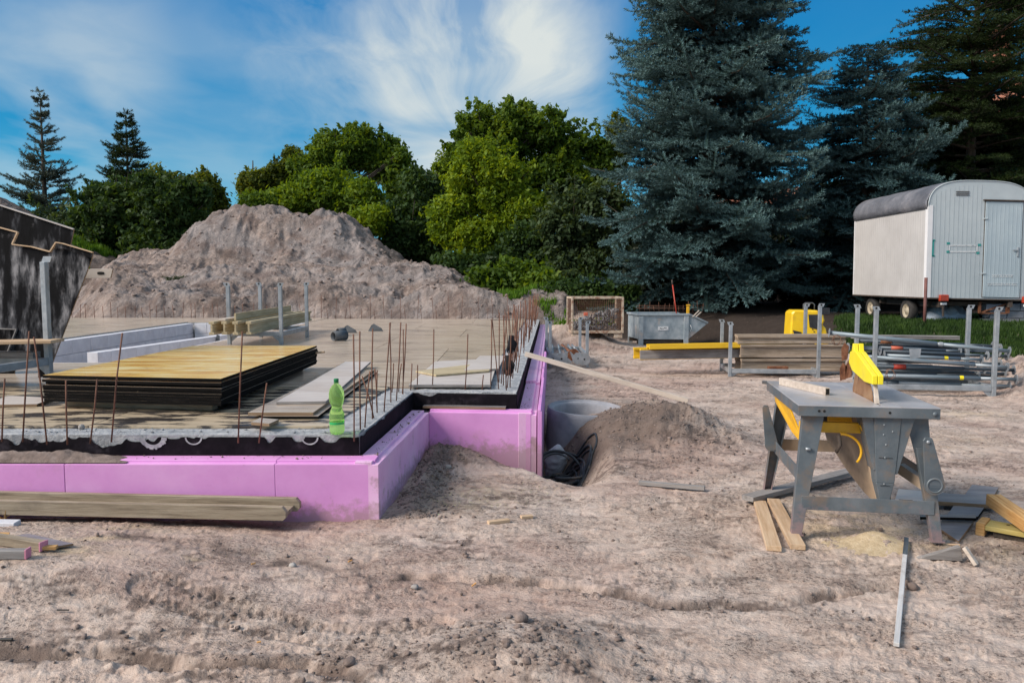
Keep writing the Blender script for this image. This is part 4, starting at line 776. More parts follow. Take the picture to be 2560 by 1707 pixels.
for i in range(62):                                          # row along the right wall, crowding with distance
    Y = 7.25 + 13.2 * (i / 61) ** 1.25; x = lerpY(Y) - random.uniform(.06, .22); q = Vector((x, Y, ZT)); top = q + Vector((random.uniform(-.07, .07) + (.10 if i > 40 else 0) * random.random(), random.uniform(-.1, .1), random.choice((.72, .70, .68, .34, .62))))
    MB().tube([q - FO - Vector((0, 0, .03)), top - FO], .0055 if i < 30 else .007, 5).build('rebar', MAT['rebar'], fo)
for i in range(58):                                          # far edge
    px = 180 + i * 19.5 + random.uniform(-7, 7); q = G(px, 797 - (1 if px < 700 else 0), ZT); tall = px > 770 and i % 2 == 0
    h_ = random.uniform(.6, .66) if tall else (random.uniform(.25, .30) if px > 770 else random.uniform(.30, .46))
    MB().tube([q - FO, q - FO + Vector((random.uniform(-.04, .04), 0, h_))], .0075, 4).build('rebar', MAT['rebar'], fo)

# ---- plywood decking laid on the slab
dk = empty('plywood_deck', (-3, 9, ZT), 0, 'tan film faced plywood decking covering the concrete slab', 'decking'); DK = Vector((-3, 9, ZT))
def deckpanel(poly, z=.002, th=.019, m='film_ply'):
    return MB().prism([Vector((p[0], p[1], ZT + z)) - DK for p in poly], (0, 0, th)).build('deck_panel', MAT[m], dk, .0015)
g_ = .004
rows = [5.37, 7.40, 9.55, 11.6, 13.9, 16.2, 18.4, 20.4]
for r_ in range(7):
    y0, y1 = rows[r_], rows[r_ + 1]; right = (lambda y: -1.30 + (y - 5.37) * .055) if r_ == 0 else (lambda y: lerpY(y) - .36); lo = -4.95 if r_ >= 2 else -9.0
    xs = []; x = lo + (r_ % 2) * .9
    xs = [lo] + [x + k * 2.0 for k in range(1, 6) if x + k * 2.0 < right(y0) - .5 and x + k * 2 > lo] + [None]
    for a, b in zip(xs[:-1], xs[1:]):
        zz = .002 + .0015 * random.random()
        if r_ == 0 and a < -1.9: deckpanel([(a + g_, y0 + g_), (b - g_ if b is not None else right(y0), y0 + g_), (b - g_ if b is not None else right(y1), y1 - g_), (a + g_, y1 - g_)], zz, m='wet_ply')
        elif b is None: deckpanel([(a + g_, y0 + g_), (right(y0), y0 + g_), (right(y1), y1 - g_), (a + g_, y1 - g_)], zz)
        else: deckpanel([(a + g_, y0 + g_), (b - g_, y0 + g_), (b - g_, y1 - g_), (a + g_, y1 - g_)], zz)
for y0, y1 in ((9.6, 12.5), (12.5, 15.4), (15.4, 18.3), (18.3, 21.0)):
    for x0, x1 in ((-14, -11), (-11, -8.02)): deckpanel([(x0 + g_, y0 + g_), (x1 - g_, y0 + g_), (x1 - g_, y1 - g_), (x0 + g_, y1 - g_)])
for x0, x1 in ((-8.0, -6.5), (-6.5, -5.0)): deckpanel([(x0 + g_, 18.95), (x1 - g_, 18.95), (x1 - g_, 20.9), (x0 + g_, 20.9)], .003)

# ---- aerated block walls round the opening
def blockwall(a, b, label, courses=2, th=.175, top=ZT - .005, L0=.6, H0=.25, name='block_wall'):
    a = Vector((a[0], a[1], 0)); b = Vector((b[0], b[1], 0)); L_ = (b - a).length; d = (b - a).normalized(); rt = empty(name, a + Vector((0, 0, top - courses * H0)), math.atan2(d.y, d.x), label, 'wall')
    for c in range(courses):
        x = -(c % 2) * L0 / 2
        while x < L_ - .02:
            x0, x1 = max(0, x), min(L_, x + L0)
            if x1 - x0 > .03: MB().box(((x0 + x1) / 2, random.uniform(-.003, .003), c * H0 + H0 / 2), (x1 - x0 - .006, th, H0 - .006)).build('block', MAT['aerated_block'], rt, .004)
            x += L0
    return rt
blockwall((-8.0 + .1, 9.7), (-8.0 + .1, 18.8), 'long white aerated block wall along the far side of the opening in the slab', 2)
blockwall((-6.15, 11.2), (-5.55, 15.2), 'lower white block wall crossing the middle of the opening', 2)
blockwall((-7.75, 9.75), (-5.0, 9.75), 'white block wall at the near end of the opening behind the tall plywood stack', 2)
blockwall((-7.75, 18.8), (-5.0, 18.8), 'white block wall at the far end of the opening', 2)
blockwall((-5.04, 9.9), (-5.04, 18.6), 'white block wall on the right side of the opening under the beam rack', 2)
q = G(470, 822, .5)
tag(MB().prism([(q.x, 18.68, .35), (q.x + .35, 18.68, .35), (q.x + .42, 18.68, .61), (q.x + .05, 18.68, .59)], (0, .02, 0)).build('membrane_flap', MAT['grey_plastic']), 'dark membrane flap hanging over the far end of the white block wall', 'membrane')
q2 = D(545, 860, 14.4)
tag(MB().prism([(q2.x - .10, 14.4, .20), (q2.x + .02, 14.4, .20), (q2.x + .03, 14.4, .56), (q2.x - .02, 14.4, .58)], (0, .02, 0)).build('membrane_flap', MAT['grey_plastic']), 'narrow dark membrane strip beside the beam rack foot', 'membrane')

# ---- loose plywood sheets
def sheet(name, corners, th, m, label, group=None, cat='plywood sheet', me='ply_edge'):
    """corners: 4 world points of the underside; film face on top, edge material on the sides"""
    c = sum((Vector(p) for p in corners), Vector()) / 4; q = [Vector(p) - c for p in corners]; b = MB(); b.prism(q, (0, 0, th)); o = b.build(name, MAT[m], None, 0, loc=c)
    o.data.materials.append(MAT[me])
    for p in o.data.polygons:
        if abs(p.normal.z) < .5: p.material_index = 1
    return tag(o, label, cat, group)
zb = .635; names = ['bottom', 'eighth', 'seventh', 'sixth', 'fifth', 'fourth', 'third', 'second']; th = .021
c0 = [G(104, 1000, zb), G(541, 1015, zb), None, None]
FLt, FRt, BRt, BLt = G(107, 942, .83), G(552, 951, .83), G(792, 867, .83), G(482, 867, .83)
for i in range(9):
    f = i / 8; z = zb + i * (th + .0012); j = [Vector((random.uniform(-.007, .007), random.uniform(-.007, .007), 0)) for _ in range(4)]
    if i == 8: z += .010; j = [Vector()] * 4
    if i == 6: j = [v + Vector((.0, .03, 0)) for v in j]
    cs = [Vector((v.x, v.y, z)) + k for v, k in zip((FLt, FRt, BRt, BLt), j)]
    o_ = ('topmost sheet of the tall plywood stack, golden sky reflection put into its film colour' if i == 8 else f'black edged plywood sheet, {names[i]} of the tall stack' + ('' if i == 0 else ' counted from the top') + (' resting on two bearers' if i == 0 else ''))
    sheet('plywood_sheet', cs, th, 'sunset_sheen_ply' if i == 8 else 'film_ply', o_, 'sheets in the tall plywood stack')
for k, t in enumerate((.06, .93)):
    a = FLt.lerp(BLt, t); b = FRt.lerp(BRt, t); a = Vector((a.x + .1, a.y, .574)); b = Vector((b.x - .12, b.y, .574)); board('bearer', a, b, .08, .058, MAT['old_timber'], ('front' if k == 0 else 'rear') + ' timber bearer under the tall plywood stack', 'timber')
board('timber_stick', D(790, 884, 8.8) , D(812, 882, 8.8), .05, .02, MAT['fresh_timber'], 'short stick end poking out behind the tall plywood stack', 'timber')
def sh4(l, z): return [G(a, b, z) for a, b in l]
sheet('plywood_sheet', sh4([(655, 1047), (795, 1047), (942, 934), (860, 934)], .575), .020, 'film_ply', 'lowest sheet of the narrow pile behind the green bottle', 'sheets in the narrow plywood pile')
sheet('plywood_sheet', sh4([(620, 1038), (783, 1038), (936, 929), (838, 929)], .597), .022, 'film_ply', 'tan middle sheet of the narrow pile behind the green bottle', 'sheets in the narrow plywood pile', me='ply_edge_brown')
sheet('plywood_sheet', sh4([(691, 1011), (815, 1009), (927, 908), (864, 908)], .621), .021, 'pale_ply', 'pale top sheet of the narrow pile behind the green bottle', 'sheets in the narrow plywood pile', me='grey_timber')
for k, (z, lb) in enumerate(((.5745, 'lower'), (.5965, 'upper'))):
    sheet('plywood_offcut', sh4([(628, 1062), (673, 1066), (697, 1055), (650, 1051)], z), .02, 'film_ply', f'{lb} of two small square offcuts lying left of the narrow plywood pile', 'small square offcuts', 'offcut', 'ply_edge_brown')
sheet('plywood_sheet', sh4([(1022, 968), (1226, 968), (1246, 900), (1088, 908)], .576), .024, 'pale_ply', 'pale sheet lying on the deck near the inner corner', 'pale sheets near the inner corner', me='grey_timber')
sheet('plywood_sheet', sh4([(1160, 930), (1246, 926), (1262, 893), (1200, 893)], .602), .021, 'pale_ply', 'pale sheet under the black gloves, its dark edge to the left', 'pale sheets near the inner corner', me='grey_timber')
o = MB().prism([G(a, b, .604) - G(1100, 930, .604) for a, b in ((1039, 931), (1090, 941), (1224, 930), (1225, 915), (1178, 914))], (0, 0, .018)).build('plywood_offcut', MAT['beam_timber'], None, .002, loc=G(1100, 930, .604)); tag(o, 'light brown pointed board lying on the pale sheet near the inner corner', 'offcut')
sheet('plywood_sheet', sh4([(-40, 1018), (92, 1016), (135, 1000), (20, 994)], .575), .02, 'pale_ply', 'pale offcut sheet on the deck left of the tall stack', me='ply_edge_brown')
sheet('plywood_sheet', [Vector(p) for p in ((-.83, 7.07, ZP + .003), (-.06, 6.99, ZP + .003), (-.05, 7.14, ZP + .003), (-.82, 7.15, ZP + .003))], .021, 'grey_film_ply', 'dark board strip lying on the pink ledge in the inner corner', me='ply_edge_brown')
# membrane rolls on the deck
for (a, b, r_, lb) in (((833, 848), (864, 846), .085, 'dark grey membrane roll lying nearest on the deck'), ((844, 835), (862, 834), .07, 'dark grey membrane roll lying behind the nearer roll')):
    p, q = G(a[0], a[1] - 8, .66), G(b[0], b[1] - 8, .66); p.z = q.z = .572 + r_; pts = []; m = MB()
    d = (q - p).normalized(); u = Vector((0, 0, 1)); w_ = d.cross(u); V = []; F = []; n = 26
    for k in range(n):
        a_ = k / (n - 1) * 6.283 * 1.35; rr = r_ * (1 - .18 * k / n); o_ = (u * math.cos(a_) + w_ * math.sin(a_)) * rr; V += [p + o_, q + o_]
    for k in range(n - 1): F.append((2 * k, 2 * k + 1, 2 * k + 3, 2 * k + 2))
    o = m.add(V, F, True).build('membrane_roll', MAT['grey_plastic']); tag(o, lb, 'membrane roll'); s_ = o.modifiers.new('solid', 'SOLIDIFY'); s_.thickness = .006
for px, py, lb in ((872, 832, 'curled membrane piece standing behind the membrane rolls'), (938, 828, 'curled membrane piece at the end of the dark line on the deck')):
    q = G(px, py, .575); s_ = .16; tag(MB().prism([q + Vector((-s_ * .9, 0, 0)), q + Vector((s_, 0, 0)), q + Vector((s_ * .8, 0, .06)), q + Vector((-s_ * .2, .03, .15)), q + Vector((-s_ * .5, .02, .12))], (0, .012, 0)).build('membrane_piece', MAT['grey_plastic']), lb, 'membrane')
# green bottle
bq = G(843, 1085, ZT + .006); bt = empty('bottle', (bq.x, bq.y, ZT + .008), 0, 'empty pale green plastic bottle with a narrow waist on the slab corner', 'bottle')
prof = [(.0, .008), (.020, .004), (.034, .0), (.046, .010), (.050, .03), (.050, .075), (.0485, .08), (.050, .085), (.050, .125), (.047, .150), (.037, .172), (.033, .185), (.036, .198), (.045, .215), (.051, .245), (.051, .275), (.045, .305), (.030, .330), (.016, .343), (.0135, .350), (.0135, .366)]
MB().lathe(prof, 32).build('body', MAT['bottle_plastic'], bt)
ci = [(r_ - .0012 if r_ > .002 else 0, z + .0012) for r_, z in prof if z > -1]; 
MB().lathe([(.0507, .0705), (.0511, .072), (.0511, .083), (.0507, .0845)], 32).build('label_band', MAT['bottle_label'], bt)
MB().lathe([(0, .378), (.0155, .378), (.0165, .375), (.0165, .357), (.0150, .356)], 20).build('cap', MAT['green_cap'], bt); MB().lathe([(.0138, .349), (.0185, .350), (.0185, .353), (.0138, .354)], 20).build('neck_ring', MAT['green_cap'], bt)
# soil left on the pink ledge
bm = MB(); V, F = [], []; nx, ny = 60, 14
for i in range(nx + 1):
    for j in range(ny + 1):
        x = -3.55 + 1.0 * i / nx; y = 4.985 + .165 * j / ny; e = math.sin(math.pi * j / ny) ** .6 * min(1, (nx - i) / 26) ** .7; V.append((x, y, ZP - .012 + e * (.055 + .03 * float(fbm(np.array([x * 13]), np.array([y * 22]), 3)[0])) + .001))
for i in range(nx):
    for j in range(ny): k = i * (ny + 1) + j; F.append((k, k + ny + 1, k + ny + 2, k + 1))
tag(MB().add(V, F, True).build('soil_clump', MAT['clod']), 'crumbling clump of soil on the left end of the pink ledge', 'soil', kind='stuff')
def pf_ledge(n):
    a = n // 3; x = np.concatenate([rng.uniform(-3.5, -1.0, a), rng.uniform(-.92, -.80, a), rng.uniform(.02, .3, a)]); y = np.concatenate([rng.uniform(5.03, 5.14, a), rng.uniform(5.1, 6.9, a), rng.uniform(7.0, 10, a)]); x[2 * a:] = .075 + (y[2 * a:] - 6.9) * .0518 + rng.uniform(0, .08, a); x[a:2 * a] = -.99 + (y[a:2 * a] - 4.97) * .057 + rng.uniform(0, .06, a)
    return np.stack([x, y, np.full(3 * a, ZP + .004)], -1)
rocks('crumbs', 240, pf_ledge, .002, .009, 'clod', 'dark crumbs lying on the pink foam ledge')
def pf_slab(n):
    x = rng.uniform(-3.6, -1.1, n); y = rng.uniform(5.19, 5.35, n); return np.stack([x, y, np.full(n, ZT + .012)], -1)
rocks('crumbs', 160, pf_slab, .002, .012, 'concrete_rough', 'mortar crumbs on the concrete rim')
q = G(200, 1074, .56); one = MB(); 
bm = bmesh.new(); bmesh.ops.create_icosphere(bm, subdivisions=2, radius=.022); me_ = bpy.data.meshes.new('stone'); bm.to_mesh(me_); bm.free(); me_.materials.append(MAT['pebble']); tag(link('stone', me_, None, (q.x, q.y + .02, .575)), 'round pale pebble on the concrete rim at the left', 'stone', 'stones lying on the bare ground')

# ---- stacking racks, posts with angled lugs
def rack(loc, rz, w_, d_, hp, label, bot=.12, rails=True, hs=None):
    r_ = empty('stacking_rack', loc, rz, label, 'rack'); k = 0
    for sx in (0, 1):
        for sy in (0, 1):
            h_ = hs[k] if hs else hp; k += 1; x, y = sx * w_, sy * d_; s_ = .055
            p = MB().box((x, y, h_ / 2), (s_, s_, h_)).build('post', MAT['galv'], r_, .004); dx = .022 if sx else -.022
            q = MB(); q.add([(x - .045, y - .028, h_), (x + .045, y - .028, h_), (x + .045 + dx, y - .028, h_ + .055), (x - .045 + dx, y - .028, h_ + .055), (x - .045, y - .022, h_), (x + .045, y - .022, h_), (x + .045 + dx, y - .022, h_ + .055), (x - .045 + dx, y - .022, h_ + .055)], [(0, 1, 2, 3), (7, 6, 5, 4), (0, 4, 5, 1), (1, 5, 6, 2), (2, 6, 7, 3), (3, 7, 4, 0)]).build('lug', MAT['galv'], p)
            MB().lathe([(0, 0), (.016, 0)], 12, (x + dx * .5, y - .0295, h_ + .030), Matrix.Rotation(R(90), 3, 'X')).build('hole', MAT['dark_hole'], p, fixn=False)
    for sy in (0, 1): MB().box((w_ / 2, sy * d_, bot), (w_ - .06, .05, .07)).build('rail', MAT['galv'], r_, .003)
    for sx in (0, 1):
        MB().box((sx * w_, d_ / 2, bot), (.05, d_ - .06, .07)).build('rail', MAT['galv'], r_, .003)
        MB().prism([(sx * w_ + (.03 if sx == 0 else -.03), -.004, bot - .035), (sx * w_ + (.14 if sx == 0 else -.14), -.004, bot - .035), (sx * w_ + (.03 if sx == 0 else -.03), -.004, bot - .13 if bot > .15 else .0)], (0, .006, 0)).build('gusset', MAT['galv'], r_)
    return r_
def hbeam(a, b, m, label, group=None, up=(0, 0, 1), h_=.2, w_=.08, fl=.04, cat='timber beam'):
    M_, L_ = frame(a, b, up); r_ = empty('timber_beam', (0, 0, 0), 0, label, cat, group); r_.matrix_local = M_
    for z in (0, h_ - fl): MB().box((L_ / 2, 0, z + fl / 2), (L_, w_, fl)).build('flange', MAT[m], r_, .003)
    MB().box((L_ / 2, 0, h_ / 2), (L_ - .004, .027, h_ - 2 * fl)).build('web', MAT[m], r_)
    return r_
rack((-4.52, 12.25, ZT + .022), 0, .83, 1.55, .93, 'galvanised stacking rack on the slab carrying light timber beams', bot=.17)
for k, x in enumerate((-4.53, -4.36, -4.17, -3.99)):
    hbeam((x, 11.55 + .06 * (k % 2), .775), (x - .12, 15.6, .775), 'beam_timber', ('first', 'second', 'third', 'fourth')[k] + ' light timber beam from the left in the rack on the slab', 'light beams in the rack on the slab')
board('plank', (-4.42, 11.7, .98), (-4.42, 15.0, 1.0), .10, .03, MAT['lath_timber'], 'pale plank lying flat on top of the beams in the slab rack', 'plank')
board('plank', (-4.24, 11.75, .98), (-4.30, 14.9, 1.0), .03, .11, MAT['beam_timber'], 'plank set on edge on top of the beams in the slab rack', 'plank')
rk = rack((-4.5, 7.42, ZT + .022), R(172), 1.5, .85, 1.2, 'tall galvanised stacking rack at the left edge in front of the black formwork', bot=.24)
board('plank', (-6.4, 7.05, .98), (-4.36, 7.35, 1.005), .30, .028, MAT['fresh_timber'], 'wide plank with a pale edge lying in the rack at the left edge', 'plank')
board('plank', (-6.2, 7.42, .85), (-4.60, 7.40, .85), .12, .06, MAT['grey_timber'], 'grey timber lying under the wide plank in the left rack', 'timber')
board('timber_stick', (-6, 7.1, .86), (-5.9, 7.6, .86), .10, .11, MAT['grey_timber'], 'short grey timber packing under the wide plank in the left rack', 'timber')
# black formwork panels leaning at the left edge
def lean(pts, Y0, k, th, m, name, label, mb='ply_edge_brown'):
    P = []
    for a, b in pts:
        p = D(a, b, Y0); p = D(a, b, Y0 + k * (p.z - .57)); P.append(p)
    c = P[0].copy(); o = MB().prism([p - c for p in P], (0, th, 0)).build(name, MAT[m], None, .002, loc=c); o.data.materials.append(MAT[mb])
    for p in o.data.polygons:
        if abs(p.normal.y) < .5: p.material_index = 1
    o['edge'] = 0; del o['edge']; return tag(o, label, 'formwork panel')
lean([(-110, 552), (0, 569), (45, 581), (31.5, 611), (80, 617), (126, 629.5), (141, 606), (232, 632), (228, 650), (117, 941), (95, 944), (95, 900), (15, 893), (42, 823), (-110, 818)], 7.75, .10, .022, 'black_ply', 'leaning_shutter', 'large scuffed black formwork panel with notched top leaning at the left edge')
lean([(-110, 508), (0, 513), (184, 573), (180, 593), (168, 640), (60, 800), (-110, 800)], 8.15, .10, .022, 'black_ply', 'leaning_shutter', 'black formwork panel behind, its straight upper edge just below the earth hill')
lean([(141, 606), (158, 610), (232, 632), (229, 646), (160, 622), (135, 622)], 7.70, .10, .022, 'black_ply', 'formwork_offcut', 'small black panel strip nailed across the corner of the leaning formwork')
lean([(-110, 800), (60, 805), (30, 960), (-110, 960)], 8.4, .05, .022, 'black_ply', 'leaning_shutter', 'dark formwork panel seen through the gap beside the tall rack')
o = lean([(120, 690), (228, 672), (281.7, 672), (276, 695), (210, 696), (150, 800), (120, 800)], 8.3, .0, .022, 'pale_ply', 'formwork_board', 'pale board with an oval handle slot sticking out behind the black formwork')
qq = D(252, 683, 8.3); sq = MB(); hw, hh = .037, .016
sq.prism([(qq.x + hw * math.copysign(min(1, abs(math.cos(a)) * 1.3), math.cos(a)), qq.y - .004, qq.z + hh * math.sin(a)) for a in [i * math.pi / 8 for i in range(16)]], (0, .003, 0)); s_ = sq.build('handle_slot', MAT['dark_hole']); s_.parent = o; s_.matrix_parent_inverse = Matrix.Translation(o.location).inverted()
def edge(o, l, Y0, k, m='ply_edge_brown', w_=.010):
    P = []
    for a, b in l:
        p = D(a, b, Y0); P.append(D(a, b, Y0 + k * (p.z - .57)) - o.location + Vector((0, -.002, 0)))
    for a, b in zip(P[:-1], P[1:]): MB().bar(a, b, .026, w_, (0, 0, 1) if abs((b - a).normalized().z) < .8 else (1, 0, 0)).build('cut_edge', MAT[m], o)
fp = [x for x in bpy.data.objects if x.name.startswith('leaning_shutter') and x.parent is None]
edge(fp[0], [(-110, 552), (0, 569), (45, 581), (31.5, 611), (80, 617), (126, 629.5), (141, 606)], 7.74, .10, 'fresh_timber', .012); edge(fp[0], [(-110, 818), (42, 823), (15, 893)], 7.74, .10, 'grey_timber')
edge(fp[1], [(-110, 508), (0, 513), (184, 573)], 8.14, .10, 'pale_ply', .014)
edge([x for x in bpy.data.objects if x.name.startswith('formwork_offcut')][0], [(141, 606), (158, 609), (232, 631)], 7.69, .10, 'fresh_timber')
# gloves on the rebars
def glove(c, s_, rz, label):
    r_ = empty('glove', c, rz, label, 'glove'); m = MB(); m.tube([(0, 0, s_ * .95), (0, 0, s_ * .6), (0, 0, s_ * .25), (.01, 0, -.02)], [s_ * .26, s_ * .30, s_ * .42, s_ * .36], 12)
    for i, (x, l) in enumerate(((-.30, .55), (-.10, .68), (.10, .62), (.30, .5))): m.tube([(x * s_, 0, s_ * .1), (x * s_ * 1.2, .01, -s_ * l * .5), (x * s_ * 1.05, .02, -s_ * l)], [s_ * .13, s_ * .12, s_ * .07], 8)
    m.tube([(s_ * .3, 0, s_ * .45), (s_ * .55, 0, s_ * .2), (s_ * .5, .02, -s_ * .1)], [s_ * .14, s_ * .12, s_ * .08], 8)
    o = m.build('fabric', MAT['cloth_black'], r_); o.scale = (.85, .5, 1); return r_
g1 = D(1278, 866, 7.9); glove(g1, .12, R(20), 'upper black work glove hung over the rusty rebars'); g2 = D(1270, 918, 7.55); glove(g2, .125, R(-10), 'lower black work glove hung over the rusty rebars')
# string line
a = D(1366, 798, 14.2); b = D(1226, 800, 7.3); tag(MB().tube([a, b], .0025, 5).build('string_line', MAT['wire_dark']), 'thin dark string line stretched above the far end of the slab', 'string')
# slanting lath from the wall top down to the mound
a = G(1312, 890, .60); b = Vector((2.18, 9.45, gh(2.18, 9.45) + .05)); board('slanting_lath', a, b, .055, .06, MAT['lath_timber'], 'long pale lath slanting from the pink wall down to the dug earth', 'lath')

# ---- concrete ring, bag, hoses
rc = Vector((.81, 8.62, -.52)); M3 = Matrix.Rotation(R(3), 3, 'X') @ Matrix.Rotation(R(2), 3, 'Y')
rg_ = MB().lathe([(.435, 0), (.435, .64), (.428, .690), (.405, .694), (.405, .672), (.365, .668), (.355, .64), (.355, 0)], 64, (0, 0, 0), M3).build('concrete_ring', MAT['concrete_pipe'], None, .003, loc=rc); tag(rg_, 'round grey concrete shaft ring set in the pit beside the pink wall', 'concrete ring')
bg_ = MB(); V, F = [], []; n, m = 22, 14
for i in range(n + 1):
    for j in range(m):
        a = 6.283 * j / m; t = i / n; rr = .13 * math.sin(math.pi * min(1, t * .9 + .08)) ** .7 * (1 + .3 * float(fbm(np.array([i * .45 + 3]), np.array([j * .8 + 2.]), 2)[0])); V.append((rr * math.cos(a) * .9, rr * math.sin(a) * .7, .40 * t))
for i in range(n):
    for j in range(m): F.append((i * m + j, i * m + (j + 1) % m, (i + 1) * m + (j + 1) % m, (i + 1) * m + j))
V.append((0, 0, .405)); F += [(n * m + j, n * m + (j + 1) % m, len(V) - 1) for j in range(m)]
o = MB().add(V, F, True).build('plastic_bag', MAT['plastic_white'], None, loc=(.43, 7.98, gh(.43, 7.98) - .02)); o.rotation_euler = (.25, R(8), 0); tag(o, 'crumpled white plastic bag in the pit behind the pink corner', 'bag')
hb = Vector((.50, 7.35, gh(.50, 7.35)))
for k in range(9):
    rx, ry = random.uniform(.15, .28), random.uniform(.22, .42); ox, oy, tl = random.uniform(-.10, .14), random.uniform(-.05, .18), random.uniform(-.25, .30); ph = random.uniform(0, 6.28); pts = []
    for i in range(52):
        a = ph + i / 51 * random.choice((5.6,)) ; x, y = hb.x + ox + rx * math.cos(a), hb.y + oy + ry * math.sin(a); x = max(x, .27 + (y - 6.9) * .052); pts.append((x, y, max(gh(x, y) + .015, hb.z + .03 + .02 * k + tl * rx * math.sin(a) + .17 * (k > 5) * max(0, math.sin(a)))))
    w3 = ('lying lowest in the coil', 'with one end bent up', 'looping widest to the right', 'tucked under the others', 'pressed against the pink wall', 'crossing the middle of the coil', 'running round the back of the coil', 'arching over the top of the coil', 'forming the uppermost loop')[k]
    tag(MB().tube(pts, .0135 if k % 3 else .0105, 8).build('hose', MAT['hose']), 'dark corrugated hose in the pit, ' + w3, 'hose', 'hoses coiled in the pit')

# ================================================================ yard at the right
r1 = rack((.70, 14.05, gh(1.0, 14)), 0, .68, 1.5, .80, 'small stacking rack holding a few steel props beside the pink wall', bot=.22)
q = D(1467, 785, 14.0); cp_ = MB().box(Vector((q.x - .02, 13.98, q.z)) - r1.location, (.075, .07, .065)).build('post_cap', MAT['red_cap'], r1, .008); tag(cp_, 'orange red plastic cap')
tag(MB().prism([(q.x - .06, 13.98, q.z - .045), (q.x + .03, 13.98, q.z - .04), (q.x - .005, 13.98, q.z - .085)], (0, .05, 0)).build('mortar_lump', MAT['concrete_rough']), 'white mortar lump under the orange red cap', 'lump')
def prop(a, b, r_, m, label, group, plate=.065, collar=None, inner=.7, band=None, pa=True, pb=True, pm='galv'):
    M_, L_ = frame(a, b); e = empty('steel_prop', (0, 0, 0), 0, label, 'prop', group); e.matrix_local = M_
    MB().tube([(0, 0, 0), (L_ * inner, 0, 0)], r_, 12).build('outer_tube', MAT[m], e); MB().tube([(L_ * inner, 0, 0), (L_, 0, 0)], r_ * .8, 12).build('inner_tube', MAT[m], e)
    for x, on in ((0, pa), (L_, pb)):
        if on: MB().prism([(x - .003, plate * math.cos(t) * 1.05, plate * math.sin(t) * 1.05) for t in [k * math.pi / 4 + .39 for k in range(8)]], (.006, 0, 0)).build('end_plate', MAT[pm], e); 
        if on: MB().lathe([(0, 0), (.018, 0)], 10, (x - .0045, 0, 0), Matrix.Rotation(R(90), 3, 'Y')).build('plate_hole', MAT['dark_hole'], e, fixn=False)
    if collar: MB().tube([(L_ * .18, 0, 0), (L_ * .18 + .16, 0, 0)], r_ * 1.35, 12).build('thread_collar', MAT[collar], e)
    if band: MB().tube([(L_ * .62, 0, 0), (L_ * .62 + .05, 0, 0)], r_ * 1.04, 12, False).build('paint_band', MAT[band], e)
    return e
zz = gh(1.0, 14)
for k, (ax, ay, bx_, m, t) in enumerate(((1383, 897, 1381, 'blue_pipe', 'far left, against the rack post'), (1404, 897, 1396, 'blue_pipe', 'second from the left'), (1420, 893, 1408, 'dark_pipe', 'middle one, half hidden'), (1434, 887, 1405, 'rust', 'rusty brown one lying askew on top'), (1446, 896, 1420, 'blue_pipe', 'second from the right'), (1461, 898, 1430, 'galv', 'far right, next to the front post'))):
    prop(D(ax, ay, 13.8), D(bx_, 862, 15.5), .026, m, 'steel prop end in the small rack, ' + t, 'props in the small rack', .11, pb=False, pm='rust' if m == 'rust' else 'galv')
# rack with yellow and brown beams
rack((3.63, 12.72, gh(4.2, 12.8)), R(-6), 1.42, .85, 1.05, 'stacking rack carrying yellow beams and brown timbers in the yard', bot=.10, hs=(.86, .86, 1.17, 1.14))
YG, BG = 'yellow painted beams in the yard rack', 'brown beams in the yard rack'
def hx(px, py, Y, px2, py2, Y2, m, lb, gp, **k): return hbeam(D(px, py, Y), D(px2, py2, Y2), m, lb, gp, **k)
hx(1584, 896, 13.3, 1960, 889, 13.5, 'yellow_beam_paint', 'yellow beam at the rear left end of the lower row in the yard rack', YG, h_=.19)
hx(1600, 899, 13.05, 1960, 892, 13.2, 'yellow_beam_paint', 'yellow beam standing directly behind the grey plank in the yard rack', YG, h_=.19)
M_, L_ = frame(D(1600, 898, 12.95), D(1900, 893, 13.05)); o = MB().box((L_ / 2, 0, .075), (L_, .03, .15)).build('plank', MAT['grey_timber'], None, .003); o.matrix_local = M_; tag(o, 'grey weathered plank on edge below the top yellow beam', 'plank')
hx(1616, 866, 13.0, 1985, 859, 13.2, 'yellow_beam_paint', 'topmost yellow beam lying flat above the grey plank', YG, up=(0, -1, .05), h_=.2, w_=.085)
for k, (px, y0, Y, h_, m, lb) in enumerate(((1852, 928, 12.9, .21, 'beam_brown', 'lowest brown beam in front in the yard rack'), (1838, 925, 13.15, .21, 'beam_brown', 'lowest brown beam behind in the yard rack'), (1850, 893, 12.92, .215, 'beam_brown', 'middle brown beam in front with a clean broad face'),
                                         (1840, 893, 13.15, .2, 'beam_brown', 'middle brown beam behind in the yard rack'), (1842, 859, 12.95, .14, 'beam_brown', 'upper brown timber in front in the yard rack'), (1838, 857, 13.2, .15, 'beam_brown', 'upper brown timber behind in the yard rack'))):
    hx(px, y0, Y, 2112, y0 - 1, Y + .05, m, lb, BG, h_=h_, w_=.09)
board('timber_block', D(1922, 868, 12.78) - Vector((0, 0, .4)), D(1970, 868, 12.78) - Vector((0, 0, .4)), .1, .08, MAT['rust'], 'short dark timber on the ground between saw and yard rack', 'timber')
